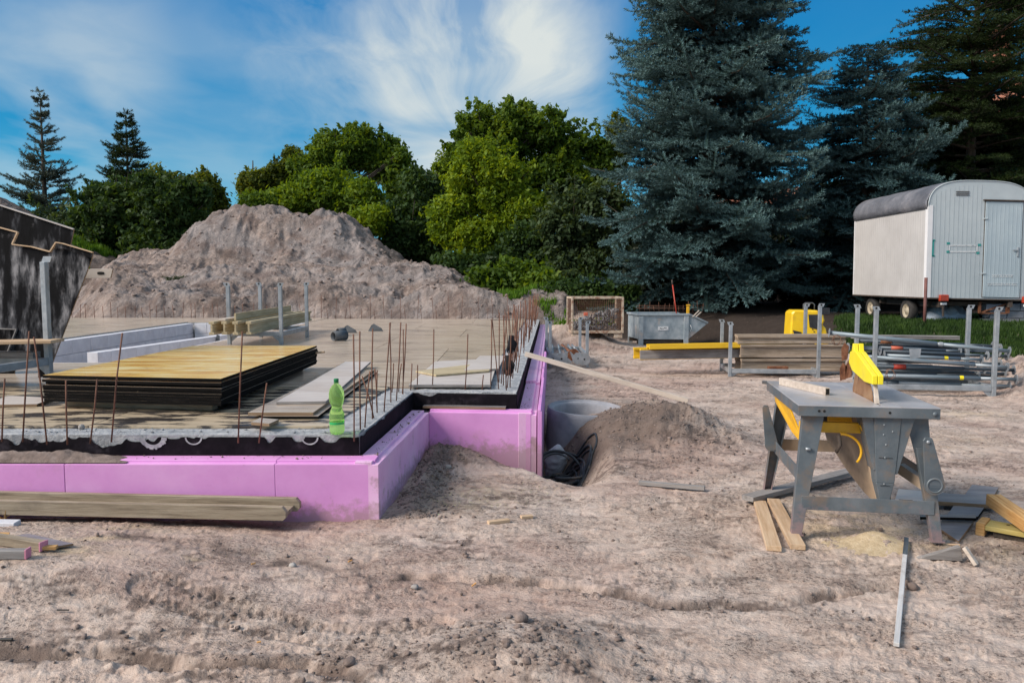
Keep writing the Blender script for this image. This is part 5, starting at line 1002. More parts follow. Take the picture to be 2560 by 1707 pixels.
# rack with steel props
gp_ = gh(6, 10.5)
rack((5.04, 10.62, gp_ - .02), R(-8), 1.55, .85, 1.2, 'stacking rack with tall posts full of steel props at the right', bot=.14)
PG = 'steel props in the right rack'
PR = [((2073, 832, 10.95), (2523, 878, 10.35), .034, 'blue_pipe', 'long blue grey prop lying topmost and slanting down to the right', None, 'galv'), ((2140, 851, 11.3), (2482, 865, 11.0), .026, 'dark_pipe', 'dark prop directly behind the topmost one', 'rust', None),
      ((2190, 868, 11.1), (2400, 878, 10.9), .024, 'dark_pipe', 'short dark prop under the topmost one with a red collar', 'red_cap', None), ((2200, 877, 10.9), (2468, 889, 10.7), .026, 'dark_pipe', 'dark prop whose plate stands left of the loose plate', None, None),
      ((2210, 888, 10.8), (2454, 899, 10.55), .027, 'blue_pipe', 'pale prop with a yellow band in the upper layer', None, 'guard_yellow'), ((2150, 890, 10.7), (2518, 918, 10.3), .029, 'blue_pipe', 'prop with a turquoise tinted tube in the middle layer', None, None),
      ((2185, 902, 11.1), (2500, 909, 10.9), .025, 'dark_pipe', 'thin dark prop deep inside the pile', None, None), ((2170, 914, 10.75), (2534, 925, 10.35), .029, 'dark_pipe', 'dark prop with a red collar in the middle layer', 'red_paint', None),
      ((2190, 926, 10.9), (2510, 934, 10.7), .024, 'dark_pipe', 'slim dark prop in the gap above the lowest layer', None, None), ((2140, 930, 10.95), (2480, 941, 10.75), .026, 'dark_pipe', 'dark prop deep in the lowest layer', None, None),
      ((2175, 938, 10.65), (2540, 948, 10.25), .031, 'blue_pipe', 'thick blue grey prop with a yellow band low in front', None, 'guard_yellow'), ((2150, 954, 10.75), (2523, 965, 10.3), .029, 'blue_pipe', 'lowest front prop resting on the rack rail', 'dark_pipe', None),
      ((2120, 868, 11.2), (2380, 872, 11.2), .024, 'dark_pipe', 'dark prop behind the uppermost rack post', None, None), ((2200, 862, 11.45), (2500, 870, 11.3), .024, 'rust', 'rearmost rusty prop just below the long timber', None, None)]
for k, (y0, Y0, t) in enumerate(((860, 11.35, 'first'), (872, 11.2, 'second'), (884, 11.25, 'third'), (896, 11.0, 'fourth'), (908, 10.9, 'fifth'), (919, 11.05, 'sixth'), (933, 10.85, 'seventh'), (945, 11.0, 'eighth'), (955, 10.95, 'ninth'))):
    PR.append(((random.uniform(2120, 2200), y0, Y0), (random.uniform(2440, 2530), y0 + random.uniform(6, 16), Y0 - .3), .026, 'dark_pipe', f'{t} dark prop from the top among those at the back of the right rack', None, None))
for a, b, r_, m, lb, cl_, bd in PR: prop(D(a[0], a[1], a[2] + .36), D(b[0], b[1], b[2] + .36), r_, m, lb, PG, .068, cl_, band=bd, inner=random.uniform(.55, .85))
hbeam(D(2130, 846, 11.9), D(2395, 849, 11.9), 'grey_timber', 'flat timber lying behind the props in the right rack', h_=.06, w_=.1, fl=.028)
q = D(2283, 884, 10.45); tag(MB().prism([(q.x - .08, 10.4, q.z + .07), (q.x + .08, 10.4, q.z + .075), (q.x + .07, 10.4, q.z - .05), (q.x - .06, 10.4, q.z - .07)], (0, .008, 0)).build('steel_plate', MAT['galv']), 'loose grey steel plate standing among the props', 'plate')
for k, (px, py, t) in enumerate(((2112, 880, 'hanging highest left of the prop pile'), (2108, 930, 'hanging low left of the prop pile'), (2122, 925, 'in front of the low one, left of the prop pile'))):
    q = D(px, py, 10.6); tag(MB().prism([(q.x - .04, 10.6, q.z - .12), (q.x + .035, 10.6, q.z - .10), (q.x + .05, 10.6, q.z + .08), (q.x - .01, 10.6, q.z + .13), (q.x - .05, 10.6, q.z + .05)], (.01, .008, 0)).build('head_plate', MAT['rust']), 'rusty prop head plate ' + t, 'plate', 'rusty head plates beside the prop pile')
for k, (px, py, t) in enumerate(((2092, 850, 'upper tangle of wire on the long slanting prop'), (2225, 935, 'coil of wire hanging in front of the lower props'))):
    q = D(px, py, 10.4); pts = [q + Vector((.06 * math.cos(i * .7) * (1 + .3 * math.sin(i)), .02 * math.sin(i * 1.3), .07 * math.sin(i * .7))) for i in range(26)]; tag(MB().tube(pts, .004, 5).build('wire', MAT['mesh_rust']), t, 'wire')
q = D(2062, 778, 12.6); mb = MB().box((q.x, q.y, q.z), (.13, .10, .11)).box((q.x + .12, q.y, q.z - .02), (.14, .014, .014)); tag(mb.build('battery_lamp', MAT['black_plastic'], None, .01), 'small dark clamp device sitting on top of a rack post', 'device')

# ---- wire mesh crate with scrap
cg = gh(2.0, 18.3); mc = empty('mesh_crate', (1.42, 18.1, cg), R(3.5), 'rusty wire mesh pallet crate filled with metal scrap', 'crate'); W_, D_, H_ = 1.2, .8, .97
for x in (0, W_):
    for y in (0, D_): MB().box((x, y, .12 + (H_ - .12) / 2), (.05, .05, H_ - .12)).build('corner_post', MAT['crate_paint'], mc, .004)
for y in (0, D_): MB().box((W_ / 2, y, H_ - .02), (W_ - .06, .045, .045)).build('top_rail', MAT['crate_paint'], mc, .004); MB().box((W_ / 2, y, .145), (W_ - .06, .045, .06)).build('bottom_rail', MAT['crate_paint'], mc, .004)
for x in (0, W_): MB().box((x, D_ / 2, H_ - .02), (.045, D_ - .06, .045)).build('top_rail', MAT['crate_paint'], mc, .004); MB().box((x, D_ / 2, .145), (.045, D_ - .06, .06)).build('bottom_rail', MAT['crate_paint'], mc, .004)
for x in (.1, W_ - .1):
    for y in (.05, D_ - .05): MB().box((x, y, .055), (.2, .1, .11)).build('foot', MAT['crate_paint'], mc, .006)
MB().box((W_ / 2, D_ / 2, .13), (W_ - .06, D_ - .06, .02)).build('floor', MAT['crate_paint'], mc)
for (x0, y0, x1, y1, n) in ((.03, 0, W_ - .03, 0, 22), (.03, D_, W_ - .03, D_, 22), (0, .03, 0, D_ - .03, 14), (W_, .03, W_, D_ - .03, 14)):
    m = MB()
    for i in range(n + 1): t = i / n; m.tube([(x0 + (x1 - x0) * t, y0 + (y1 - y0) * t, .17), (x0 + (x1 - x0) * t, y0 + (y1 - y0) * t, H_ - .04)], .0028, 4, False)
    for i in range(16): z = .2 + i * .05; m.tube([(x0, y0, z), (x1, y1, z)], .0028, 4, False)
    m.build('wire_mesh', MAT['mesh_rust'], mc, fixn=False)
m = MB()
for k in range(300):
    x, y = random.uniform(.08, W_ - .08), random.uniform(.08, D_ - .08); z = .16 + random.random() * (.16 + .42 * x / W_ * (1 - .1 * math.sin(x * 7))); d = Vector(rng.normal(size=3)).normalized() * random.uniform(.03, .11)
    if k % 3: m.tube([Vector((x, y, z)) - d, Vector((x, y, z)) + d], random.uniform(.006, .02), 6)
    else: m.box((x, y, z), (random.uniform(.03, .10), random.uniform(.01, .06), random.uniform(.02, .08)), Matrix.Rotation(random.random() * 3, 3, Vector(rng.normal(size=3)).normalized()))
o = m.build('metal_scrap', MAT['junk_metal'], None); o.parent = None; o.matrix_world = Matrix.Translation((1.42, 18.1, cg)) @ Matrix.Rotation(R(3.5), 4, 'Z'); tag(o, 'tangled metal scrap and fittings heaped inside the wire crate', 'scrap', kind='stuff')
# ---- tipping skip
sg = gh(3.7, 18.9); sk = empty('tipping_skip', (3.09, 18.75, sg), R(6), 'galvanised tipping skip with a pointed spout and a white label', 'skip'); L1, TP, WD = 1.25, .50, .95; z0, z1 = .14, .76
side = [(0, z0 + .02), (0, z1), (L1 + .03, z1), (L1 + TP, z1 - .22), (L1, z0)]
sh_ = MB()
for y in (0, WD): sh_.prism([(x, y, z) for x, z in side], (0, .012, 0))
pth = [(0, z1), (0, z0 + .02), (L1, z0), (L1 + TP, z1 - .22)]
for (xa, za), (xb, zb_) in zip(pth[:-1], pth[1:]):
    n_ = Vector((zb_ - za, 0, -(xb - xa))).normalized() * .012; sh_.prism([(xa, .012, za), (xb, .012, zb_), (xb, WD, zb_), (xa, WD, za)], n_ * -1)
sh_.build('shell', MAT['galv_skip'], sk)
for y in (-.018, WD + .012):
    MB().bar((-.02, y, z1), (L1 + .03, y, z1), .05, .045).build('rim', MAT['galv_skip'], sk, .004); MB().bar((L1 + .03, y, z1), (L1 + TP, y, z1 - .21), .04, .035).build('rim', MAT['galv_skip'], sk, .004)
MB().bar((-.02, -.04, z1), (-.02, WD + .03, z1), .05, .045).build('rim', MAT['galv_skip'], sk, .004)
for x in (.06, 1.20):
    for y in (-.02, WD + .03): MB().box((x, y, z1 / 2 - .02), (.12, .03, z1 - .03)).build('rib', MAT['galv_skip'], sk, .004)
for y in (.1, WD - .1): MB().box((L1 / 2, y, .09), (L1, .08, .08)).build('skid', MAT['chassis'], sk)
lb = MB().box((.62, -.008, .42), (.26, .006, .10)).build('label_plate', MAT['white_sticker'], sk)
for k in range(5): MB().box((.55 + .035 * k, -.013, .42 + random.uniform(-.015, .015)), (.02, .003, random.uniform(.01, .03))).build('mark', MAT['grey_plastic'], lb)
MB().tube([(1.30, -.03, .50), (1.33, -.05, .42), (1.30, -.03, .34)], .010, 6).build('handle', MAT['galv_skip'], sk)
tag(MB().tube([D(1681, 709, 19.6), D(1692, 790, 19.35)], .016, 8).build('red_pole', MAT['red_paint']), 'thin red pole leaning upright behind the skip', 'pole')
tag(MB().tube([D(1681, 712, 19.59), D(1680, 700, 19.6)], .02, 8).build('pole_tip', MAT['chassis']), 'dark clamp on the tip of the red pole', 'clamp')
q = D(1720, 772, 19.3); e = empty('barrier_post', (q.x, q.y, gh(q.x, q.y)), 0, 'short yellow plastic post standing behind the skip spout', 'post'); hz_ = q.z - gh(q.x, q.y)
MB().box((0, 0, hz_ / 2 + .03), (.07, .05, hz_ + .05)).build('body', MAT['yellow_plastic'], e, .008); MB().box((.005, 0, hz_ + .09), (.09, .06, .035)).build('head', MAT['yellow_plastic'], e, .006)
for k, (a, b, t) in enumerate(((1732, 1748, 'left'), (1740, 1753, 'right'))): tag(MB().bar(D(a, 792, 18.7), D(b, 776 + 4 * k, 18.8), .02, .02).build('lath', MAT['lath_timber']), f'{t} of two thin pale laths sticking out of the skip spout', 'lath')
m = MB(); random.seed(3)
for k in range(14): x = 1600 + k * 12; m.tube([D(x, 781, 20.6), D(x + random.uniform(-3, 3), 752 + random.uniform(0, 14), 20.6)], .006, 4)
for y in (770, 764): m.tube([D(1590, y, 20.6), D(1770, y + 1, 20.6)], .006, 4)
tag(m.build('rebar_mesh', MAT['rebar']), 'rusty reinforcing mesh standing behind the skip', 'mesh')
m = MB()
for k in range(90):
    p = D(random.uniform(1430, 1700), 770, random.uniform(20.5, 22)); p.z = gh(p.x, p.y) + .03; d = Vector((random.uniform(-.5, .5), random.uniform(-.2, .2), random.uniform(0, .35))); m.tube([p, p + d * .5 + Vector((0, 0, .05)), p + d], [.009, .006, .003], 4, False)
tag(m.build('dead_branches', MAT['bark'], fixn=False), 'loose pile of dry branches on the bank behind crate and skip', 'branches', kind='stuff')

# ---- yellow vibrating plate
vz = gh(5.9, 15.8); vp = empty('vibrating_plate', (5.72, 15.7, vz), R(-6), 'yellow vibrating plate machine standing behind the brown beams', 'machine')
MB().prism([(-.02, 0, .42), (.0, 0, .92), (.05, 0, .985), (.50, 0, .985), (.62, 0, .93), (.66, 0, .78), (.50, 0, .40), (.40, 0, .36), (.06, 0, .34)], (0, .55, 0)).build('hood', MAT['machine_yellow'], vp, .03)
MB().prism([(.62, .05, .70), (.70, .05, .62), (.78, .05, .30), (.52, .05, .26), (.44, .05, .36)], (0, .45, 0)).build('guard_plate', MAT['machine_yellow'], vp, .02)
MB().prism([(.03, -.012, .58), (.20, -.012, .54), (.20, -.012, .40), (.10, -.012, .38)], (0, .014, 0)).build('grille', MAT['black_plastic'], vp)
MB().prism([(.33, -.012, .90), (.36, -.012, .64), (.50, -.012, .60), (.58, -.012, .66), (.52, -.012, .90)], (0, .014, 0)).build('air_filter_cover', MAT['black_plastic'], vp)
MB().tube([(.28, .2, .98), (.28, .2, 1.10), (.32, .2, 1.13), (.46, .2, 1.13), (.50, .2, 1.10), (.50, .2, .98)], .012, 8).build('lifting_handle', MAT['grey_plastic'], vp)
MB().box((.35, .3, .06), (.75, .5, .10)).build('base_plate', MAT['chassis'], vp, .02); MB().box((.3, .3, .22), (.5, .4, .26)).build('engine', MAT['black_plastic'], vp, .02)
for k in range(4): MB().box((.42 + .03 * (k % 2), -.006, .5 + .05 * k), (.02, .01, .02)).build('bolt', MAT['black_plastic'], vp)

# ---- site trailer
tz = gh(10.5, 18.6); TX, TY = 9.47, 17.6; FL_ = 1.20; tr = empty('site_trailer', (TX, TY, 0), 0, 'white construction site trailer with an arched dark roof at the right edge', 'trailer'); TW, TL, HS, RS = 2.36, 3.75, 2.05, .60
arch = [(TW / 2 - TW / 2 * math.copysign(abs(math.cos(a)) ** .62, math.cos(a)), FL_ + HS + RS * math.sin(a) ** .8) for a in [math.pi * k / 24 for k in range(25)]]
end = [(0, FL_), (TW, FL_)] + [(TW - x, z) for x, z in arch]
def tilt(p): x, y, z = p; return (x - .012 * (z - FL_), y, z - .022 * x - .010 * (3.75 - y) * 0)
MB().prism([tilt((x, 0, z)) for x, z in end], (0, .04, 0)).build('end_wall', MAT['trailer_end'], tr)
MB().prism([tilt((x, TL - .04, z)) for x, z in end], (0, .04, 0)).build('end_wall', MAT['trailer_end'], tr)
MB().hexa([Vector(tilt(p)) for p in ((0, .04, FL_), (.04, .04, FL_), (.04, TL - .04, FL_), (0, TL - .04, FL_), (0, .04, FL_ + HS), (.04, .04, FL_ + HS), (.04, TL - .04, FL_ + HS), (0, TL - .04, FL_ + HS))]).build('side_wall', MAT['trailer_side'], tr)
MB().hexa([Vector(tilt(p)) for p in ((TW - .04, .04, FL_), (TW, .04, FL_), (TW, TL - .04, FL_), (TW - .04, TL - .04, FL_), (TW - .04, .04, FL_ + HS), (TW, .04, FL_ + HS), (TW, TL - .04, FL_ + HS), (TW - .04, TL - .04, FL_ + HS))]).build('side_wall', MAT['trailer_side'], tr)
for k in range(22):                                           # corrugation ribs of the end wall and of the side wall
    x = .06 + k * (TW - .1) / 22; zt_ = FL_ + HS + RS * math.sin(math.acos(max(-1, min(1, 1 - 2 * x / TW)))) ** .8 * .93 - .03
    if 1.28 < x < 2.06: continue
    MB().bar(tilt((x, -.003, FL_ + .02)), tilt((x, -.003, zt_)), .010, .0025, (0, 1, 0)).build('rib', MAT['trailer_end'], tr)
for k in range(34): y = .12 + k * .105; MB().bar(tilt((-.003, y, FL_ + .02)), tilt((-.003, y, FL_ + HS - .02)), .010, .003, (1, 0, 0)).build('rib', MAT['trailer_side'], tr)
MB().hexa([Vector(tilt(p)) for p in ((.04, .04, FL_), (TW - .04, .04, FL_), (TW - .04, TL - .04, FL_), (.04, TL - .04, FL_), (.04, .04, FL_ + .05), (TW - .04, .04, FL_ + .05), (TW - .04, TL - .04, FL_ + .05), (.04, TL - .04, FL_ + .05))]).build('floor', MAT['chassis'], tr)
V, F = [], []; ny = 46; na = len(arch)
for j in range(ny + 1):
    y = .02 + (TL + .02) * j / ny
    for i, (x, z) in enumerate(arch):
        s_ = .028 + .020 * float(ridg(np.array([i * .30 + j * .05]), np.array([j * .12]), 3)[0]) * (1 if 0 < i < na - 1 else 0) ; dx = (x - TW / 2) / (TW / 2); V.append(tilt((x + dx * s_, y, z + s_ * (1 - .5 * abs(dx)) - (.05 if i in (0, na - 1) else 0))))
for j in range(ny):
    for i in range(na - 1): F.append((j * na + i, j * na + i + 1, (j + 1) * na + i + 1, (j + 1) * na + i))
o = MB().add(V, F, True).build('roof', MAT['trailer_roof'], tr); sd_ = o.modifiers.new('solid', 'SOLIDIFY'); sd_.thickness = .015
MB().tube([tilt((x, -.004, z + .012)) for x, z in arch], .012, 6).build('roof_edge', MAT['trailer_end'], tr)
MB().hexa([Vector(tilt(p)) for p in ((-.012, -.012, FL_ - .01), (.10, -.012, FL_ - .01), (.10, -.003, FL_ - .01), (-.012, -.003, FL_ - .01), (-.012, -.012, FL_ + HS + .04), (.10, -.012, FL_ + HS + .04), (.10, -.003, FL_ + HS + .04), (-.012, -.003, FL_ + HS + .04))]).build('corner_strip', MAT['white_trim'], tr)
MB().hexa([Vector(tilt(p)) for p in ((-.012, -.003, FL_ - .01), (-.004, -.003, FL_ - .01), (-.004, .10, FL_ - .01), (-.012, .10, FL_ - .01), (-.012, -.003, FL_ + HS), (-.004, -.003, FL_ + HS), (-.004, .10, FL_ + HS), (-.012, .10, FL_ + HS))]).build('corner_strip', MAT['white_trim'], tr)
MB().bar(tilt((-.01, TL - .03, FL_)), tilt((-.01, TL - .03, FL_ + HS)), .05, .012, (1, 0, 0)).build('corner_strip', MAT['white_trim'], tr)
MB().bar(tilt((0, -.006, FL_ - .012)), tilt((TW, -.006, FL_ - .012)), .03, .03).build('sill', MAT['chassis'], tr); MB().bar(tilt((-.01, 0, FL_ - .012)), tilt((-.01, TL, FL_ - .012)), .03, .03).build('sill', MAT['chassis'], tr)
d0, d1, dz0, dz1 = 1.29, 2.13, FL_ + .04, FL_ + 2.20
MB().hexa([Vector(tilt(p)) for p in ((d0 - .018, -.006, dz0 - .01), (d1 + .018, -.006, dz0 - .01), (d1 + .018, -.001, dz0 - .01), (d0 - .018, -.001, dz0 - .01), (d0 - .018, -.006, dz1 + .016), (d1 + .018, -.006, dz1 + .016), (d1 + .018, -.001, dz1 + .016), (d0 - .018, -.001, dz1 + .016))]).build('door_gap', MAT['chassis'], tr)
dr = MB().hexa([Vector(tilt(p)) for p in ((d0, -.022, dz0), (d1, -.022, dz0), (d1, -.002, dz0), (d0, -.002, dz0), (d0, -.022, dz1), (d1, -.022, dz1), (d1, -.002, dz1), (d0, -.002, dz1))]).build('door', MAT['trailer_door'], tr, .004)
for k in range(9): x = d0 + .05 + k * .093; MB().bar(tilt((x, -.023, dz0 + .03)), tilt((x, -.023, dz1 - .05)), .010, .005, (0, 1, 0)).build('rib', MAT['trailer_door'], dr)
MB().bar(tilt((d1 - .20, -.045, FL_ + 1.12)), tilt((d1 - .08, -.045, FL_ + 1.12)), .02, .022).build('handle', MAT['galv'], dr); MB().box(tilt((d1 - .08, -.03, FL_ + 1.08)), (.04, .02, .22)).build('lock_plate', MAT['galv'], dr, .003)
for z in (.62, 2.0 - .05): MB().box(tilt((d0 - .01, -.03, FL_ + z * .93)), (.11, .016, .03)).build('hinge', MAT['trailer_end'], dr, .003)
MB().bar(tilt((d0 - .06, -.03, dz1 + .03)), tilt((d1 + .06, -.03, dz1 + .03)), .05, .025).build('rain_strip', MAT['chassis'], tr)
for k in range(3): MB().box(tilt((.62 + .14, -.008, FL_ + HS + .36 - .04 * k)), (.30, .014, .014)).build('vent_slat', MAT['chassis'], tr)
MB().box(tilt((2.24, -.04, FL_ + 2.06)), (.16, .09, .12)).build('lamp', MAT['white_trim'], tr, .02)
# worn sticker outlines and green paint marks
def mark(x, z, w_, h_, m, n='paint_mark'): MB().box(tilt((x, -.0075, FL_ + z)), (w_, .003, h_)).build(n, MAT[m], tr)
mark(.125, 1.12, .04, .36, 'teal_paint')
for z in (.95, 1.30): mark(.145, z, .05, .035, 'teal_paint')
for x, z in ((.47, 1.24), (.47, 1.05), (1.18, 1.22), (1.15, 1.04)): mark(x, z, .07, .05, 'teal_paint')
for z, w_ in ((1.20, .62), (1.06, .62)): mark(.82, z, w_, .022, 'white_sticker', 'sticker_edge')
for x in (.50, 1.13): mark(x, 1.13, .022, .14, 'white_sticker', 'sticker_edge')
for z, w_, x in ((.53, .48, 1.72), (.34, .68, 1.72)):
    for s_ in (-.02, .02): MB().box(tilt((x, -.0275, FL_ + z + s_)), (w_, .003, .010)).build('sticker_edge', MAT['white_sticker'], dr)
    for k in range(int(w_ / .06)): MB().box(tilt((x - w_ / 2 + .03 + k * .06, -.0275, FL_ + z)), (.012, .003, .03)).build('sticker_edge', MAT['white_sticker'], dr)
for x in (.38, 2.28):
    t_ = MB().box(tilt((x, -.055, FL_ - .0)), (.20, .08, .15)).build('tail_lamp', MAT['red_glass'], tr, .012); MB().bar(tilt((x, -.02, FL_ - .06)), tilt((x + .02, -.02, FL_ - .42)), .04, .03).build('bracket', MAT['chassis'], t_); MB().box(tilt((x + .02, -.02, FL_ - .13)), (.12, .05, .05)).build('bulb_plate', MAT['white_trim'], t_)
for x in (.35, 1.95): MB().box((x, TL / 2, FL_ - .16), (.09, TL, .12)).build('chassis_beam', MAT['chassis'], tr)
for y in (.35, 1.3, 2.5): MB().box((TW / 2, y, FL_ - .15), (TW - .3, .08, .09)).build('cross_member', MAT['chassis'], tr)
MB().bar((1.30, .1, FL_ - .10), (1.30, .1, FL_ - .36), .05, .05).build('brace', MAT['rust'], tr); MB().bar((1.30, .1, FL_ - .36), (2.05, .1, FL_ - .1), .03, .03).build('brace', MAT['rust'], tr); MB().bar((1.95, .1, FL_ - .1), (1.95, .1, FL_ - .36), .07, .05).build('brace', MAT['rust'], tr); MB().bar((1.3, .1, FL_ - .36), (1.95, .1, FL_ - .36), .03, .03).build('brace', MAT['rust'], tr)
MX = Matrix.Rotation(R(90), 3, 'Y')
for x, y in ((.18, 1.05), (2.1, 1.05), (.18, 2.9), (2.1, 2.9)):
    wc = Vector((x - .10, y, tz + .27)); wh = MB().lathe([(.17, .0), (.25, .0), (.28, .03), (.28, .15), (.25, .18), (.17, .18)], 28, wc, MX).build('wheel', MAT['tyre'], tr)
    MB().lathe([(0, .02), (.06, .02), (.07, .05), (.14, .045), (.16, .01), (.172, .012)], 24, wc, MX).build('rim', MAT['rim'], wh)
    for k in range(8): a = k * .785; MB().lathe([(0, 0), (.014, 0)], 8, wc + Vector((.045, math.cos(a) * .105, math.sin(a) * .105)), MX).build('rim_hole', MAT['dark_hole'], wh, fixn=False)
pz = gh(9.2, 16.8); q = D(2316, 700, 17.2); tag(MB().tube([(q.x, 17.2, gh(q.x, 17.2) - .1), (q.x - .01, 17.2, D(2316, 694, 17.2).z)], .035, 10).build('brown_post', MAT['brown_post']), 'brown steel post standing at the near corner of the trailer', 'post')
V, F = [], []; n, m_ = 20, 10
c = D(2355, 765, 18.8); gl = gh(c.x, 18.8)
for i in range(n + 1):
    for j in range(m_ + 1): t, s_ = i / n, j / m_; V.append((c.x - .62 + 1.15 * t, 18.2 + .9 * s_, gl - .08 + (.50 + .10 * float(fbm(np.array([i * .5]), np.array([j * .5]), 3)[0])) * math.sin(math.pi * s_) ** .5 * min(1, 4 * t, 5 * (1 - t)) ** .5))
for i in range(n):
    for j in range(m_): k = i * (m_ + 1) + j; F.append((k, k + m_ + 1, k + m_ + 2, k + 1))
tag(MB().add(V, F).build('tarpaulin', MAT['tarp_blue'], None), 'pale blue tarpaulin covering something under the trailer', 'tarpaulin')
blk = empty('block_stack', (11.15, 17.9, gh(11.2, 17.9) - .05), 0, 'stack of grey blocks under the right end of the trailer', 'blocks')
for r_ in range(3):
    for c_ in range(3): MB().box((c_ * .4 + (r_ % 2) * .1, 0, .1 + r_ * .17), (.38, .3, .155)).build('block', MAT['concrete_pipe'], blk, .006)

# ================================================================ the saw bench
S0 = G(2177, 1366, .0); S0 = Vector((2.125, 4.53, gh(2.12, 4.6))); sw_ = empty('saw_bench', S0, R(-9), 'grey circular saw bench with a yellow blade guard', 'saw'); ZS = .845 - S0.z; TWd, TD = .80, 1.12
hx_ = TWd / 2
tp = MB().box((0, .006, ZS - .032), (TWd, .012, .062)).box((0, TD - .006, ZS - .032), (TWd, .012, .062)).box((-hx_ + .006, TD / 2, ZS - .032), (.012, TD - .024, .062)).box((hx_ - .006, TD / 2, ZS - .032), (.012, TD - .024, .062)).build('table_skirt', MAT['saw_grey'], sw_, .002)
def plate(x0, x1, y0, y1): MB().box(((x0 + x1) / 2, (y0 + y1) / 2, ZS + .0015), (x1 - x0, y1 - y0, .006)).build('table_plate', MAT['saw_top'], sw_, .001)
BX = .085
plate(-hx_, BX - .006, 0, TD); plate(BX + .006, .185, 0, TD); plate(.1885, hx_, 0, TD); plate(BX - .006, BX + .006, 0, .05); plate(BX - .006, BX + .006, .68, TD)
for x in (-.30, -.27, .12, .37): MB().lathe([(0, 0), (.008, 0)], 10, (x + (.02 if x < 0 else 0), -.0016, ZS - .030), Matrix.Rotation(R(90), 3, 'X')).build('hole', MAT['dark_hole'], tp, fixn=False)
MB().lathe([(0, .006), (.013, .006), (.014, 0)], 12, (.37, -.001, ZS - .032), Matrix.Rotation(R(90), 3, 'X')).build('bolt', MAT['saw_grey'], tp)
# fence: hollow square tube lying on the table
fn = MB(); a, b = Vector((-.335, .92, ZS + .030)), Vector((-.135, .42, ZS + .030)); fn.bar(a, b, .034, .05); fo_ = fn.build('fence', MAT['lath_timber'], sw_, .002)
Mf, Lf = frame(a, b); hb_ = MB().box((Lf + .0008, 0, 0), (.001, .024, .038)).build('fence_opening', MAT['dark_hole'], fo_); hb_.matrix_local = Mf
MB().box((-.37, TD + .02, ZS - .01), (.12, .04, .02)).build('fence_clamp', MAT['saw_grey'], sw_)
# blade and riving wedge
bd = MB(); nb_ = 72; V = []; cz, cy = ZS - .055, .40
ring = [(cy + (.205 if k % 2 else .194) * math.cos(2 * math.pi * k / nb_), cz + (.205 if k % 2 else .194) * math.sin(2 * math.pi * k / nb_)) for k in range(nb_)]
bd.prism([(BX - .0022, y, z) for y, z in ring], (.0044, 0, 0)).build('blade', MAT['blade'], sw_)
MB().prism([(BX - .014, .12, ZS + .004), (BX + .014, .12, ZS + .004), (BX + .010, .185, ZS + .15), (BX - .010, .185, ZS + .15)], (0, .022, 0)).build('wooden_push_block', MAT['lath_timber'], sw_, .002)
MB().prism([(BX - .002, .60, ZS - .05), (BX - .002, .66, ZS + .02), (BX - .002, .56, ZS + .24), (BX - .002, .50, ZS + .20)], (.004, 0, 0)).build('riving_knife', MAT['blade'], sw_)
gd = [(.13, ZS + .120), (.13, ZS + .175), (.50, ZS + .285), (.545, ZS + .290), (.56, ZS + .335), (.585, ZS + .335), (.60, ZS + .285), (.64, ZS + .275), (.66, ZS + .20), (.58, ZS + .155), (.30, ZS + .115)]
gm = MB().prism([(BX - .032, y, z) for y, z in gd], (.030, 0, 0)).build('guard_shell', MAT['guard_yellow'], sw_, .003); MB().prism([(BX + .001, y, z) for y, z in gd], (.031, 0, 0)).build('guard_shell', MAT['guard_yellow'], sw_, .003)
# legs: folded tapered channels
def leg(top, bot, wt, wb, dpt=.05, nm='leg', sgn=1):
    top = Vector(top); bot = Vector(bot); m = MB(); t = .005
    def q(p, w_, y0, y1): return [p + Vector((-w_ / 2, y0, 0)), p + Vector((w_ / 2, y0, 0)), p + Vector((w_ / 2, y1, 0)), p + Vector((-w_ / 2, y1, 0))]
    m.hexa(q(bot, wb, 0, t) + q(top, wt, 0, t))
    l0, l1 = bot - Vector((wb / 2 - t / 2, 0, 0)), top - Vector((wt / 2 - t / 2, 0, 0)); m.hexa(q(l0, t, t, dpt) + q(l1, t, t, dpt)); l0, l1 = bot + Vector((wb / 2 - t / 2, 0, 0)), top + Vector((wt / 2 - t / 2, 0, 0)); m.hexa(q(l0, t, t, dpt) + q(l1, t, t, dpt))
    o = m.build(nm, MAT['saw_grey'], sw_, .0015); MB().box(bot + Vector((0, dpt / 2, .004)), (wb + .02, dpt + .02, .008)).build('foot_plate', MAT['saw_grey'], o); return o
zt2 = ZS - .062
leg((-.30, .05, zt2), (-.385, .02, 0), .125, .060); leg((.34, .06, .56), (.425, .02, 0), .09, .055)
leg((-.30, TD - .15, zt2), (-.40, TD - .10, 0), .11, .055, -.05); leg((.33, TD - .15, zt2), (.40, TD - .10, 0), .11, .055, -.05)
MB().prism([(.23, .075, zt2), (.36, .075, zt2), (.40, .075, .42), (.34, .075, .36)], (0, .006, 0)).build('leg_gusset', MAT['saw_grey'], sw_)
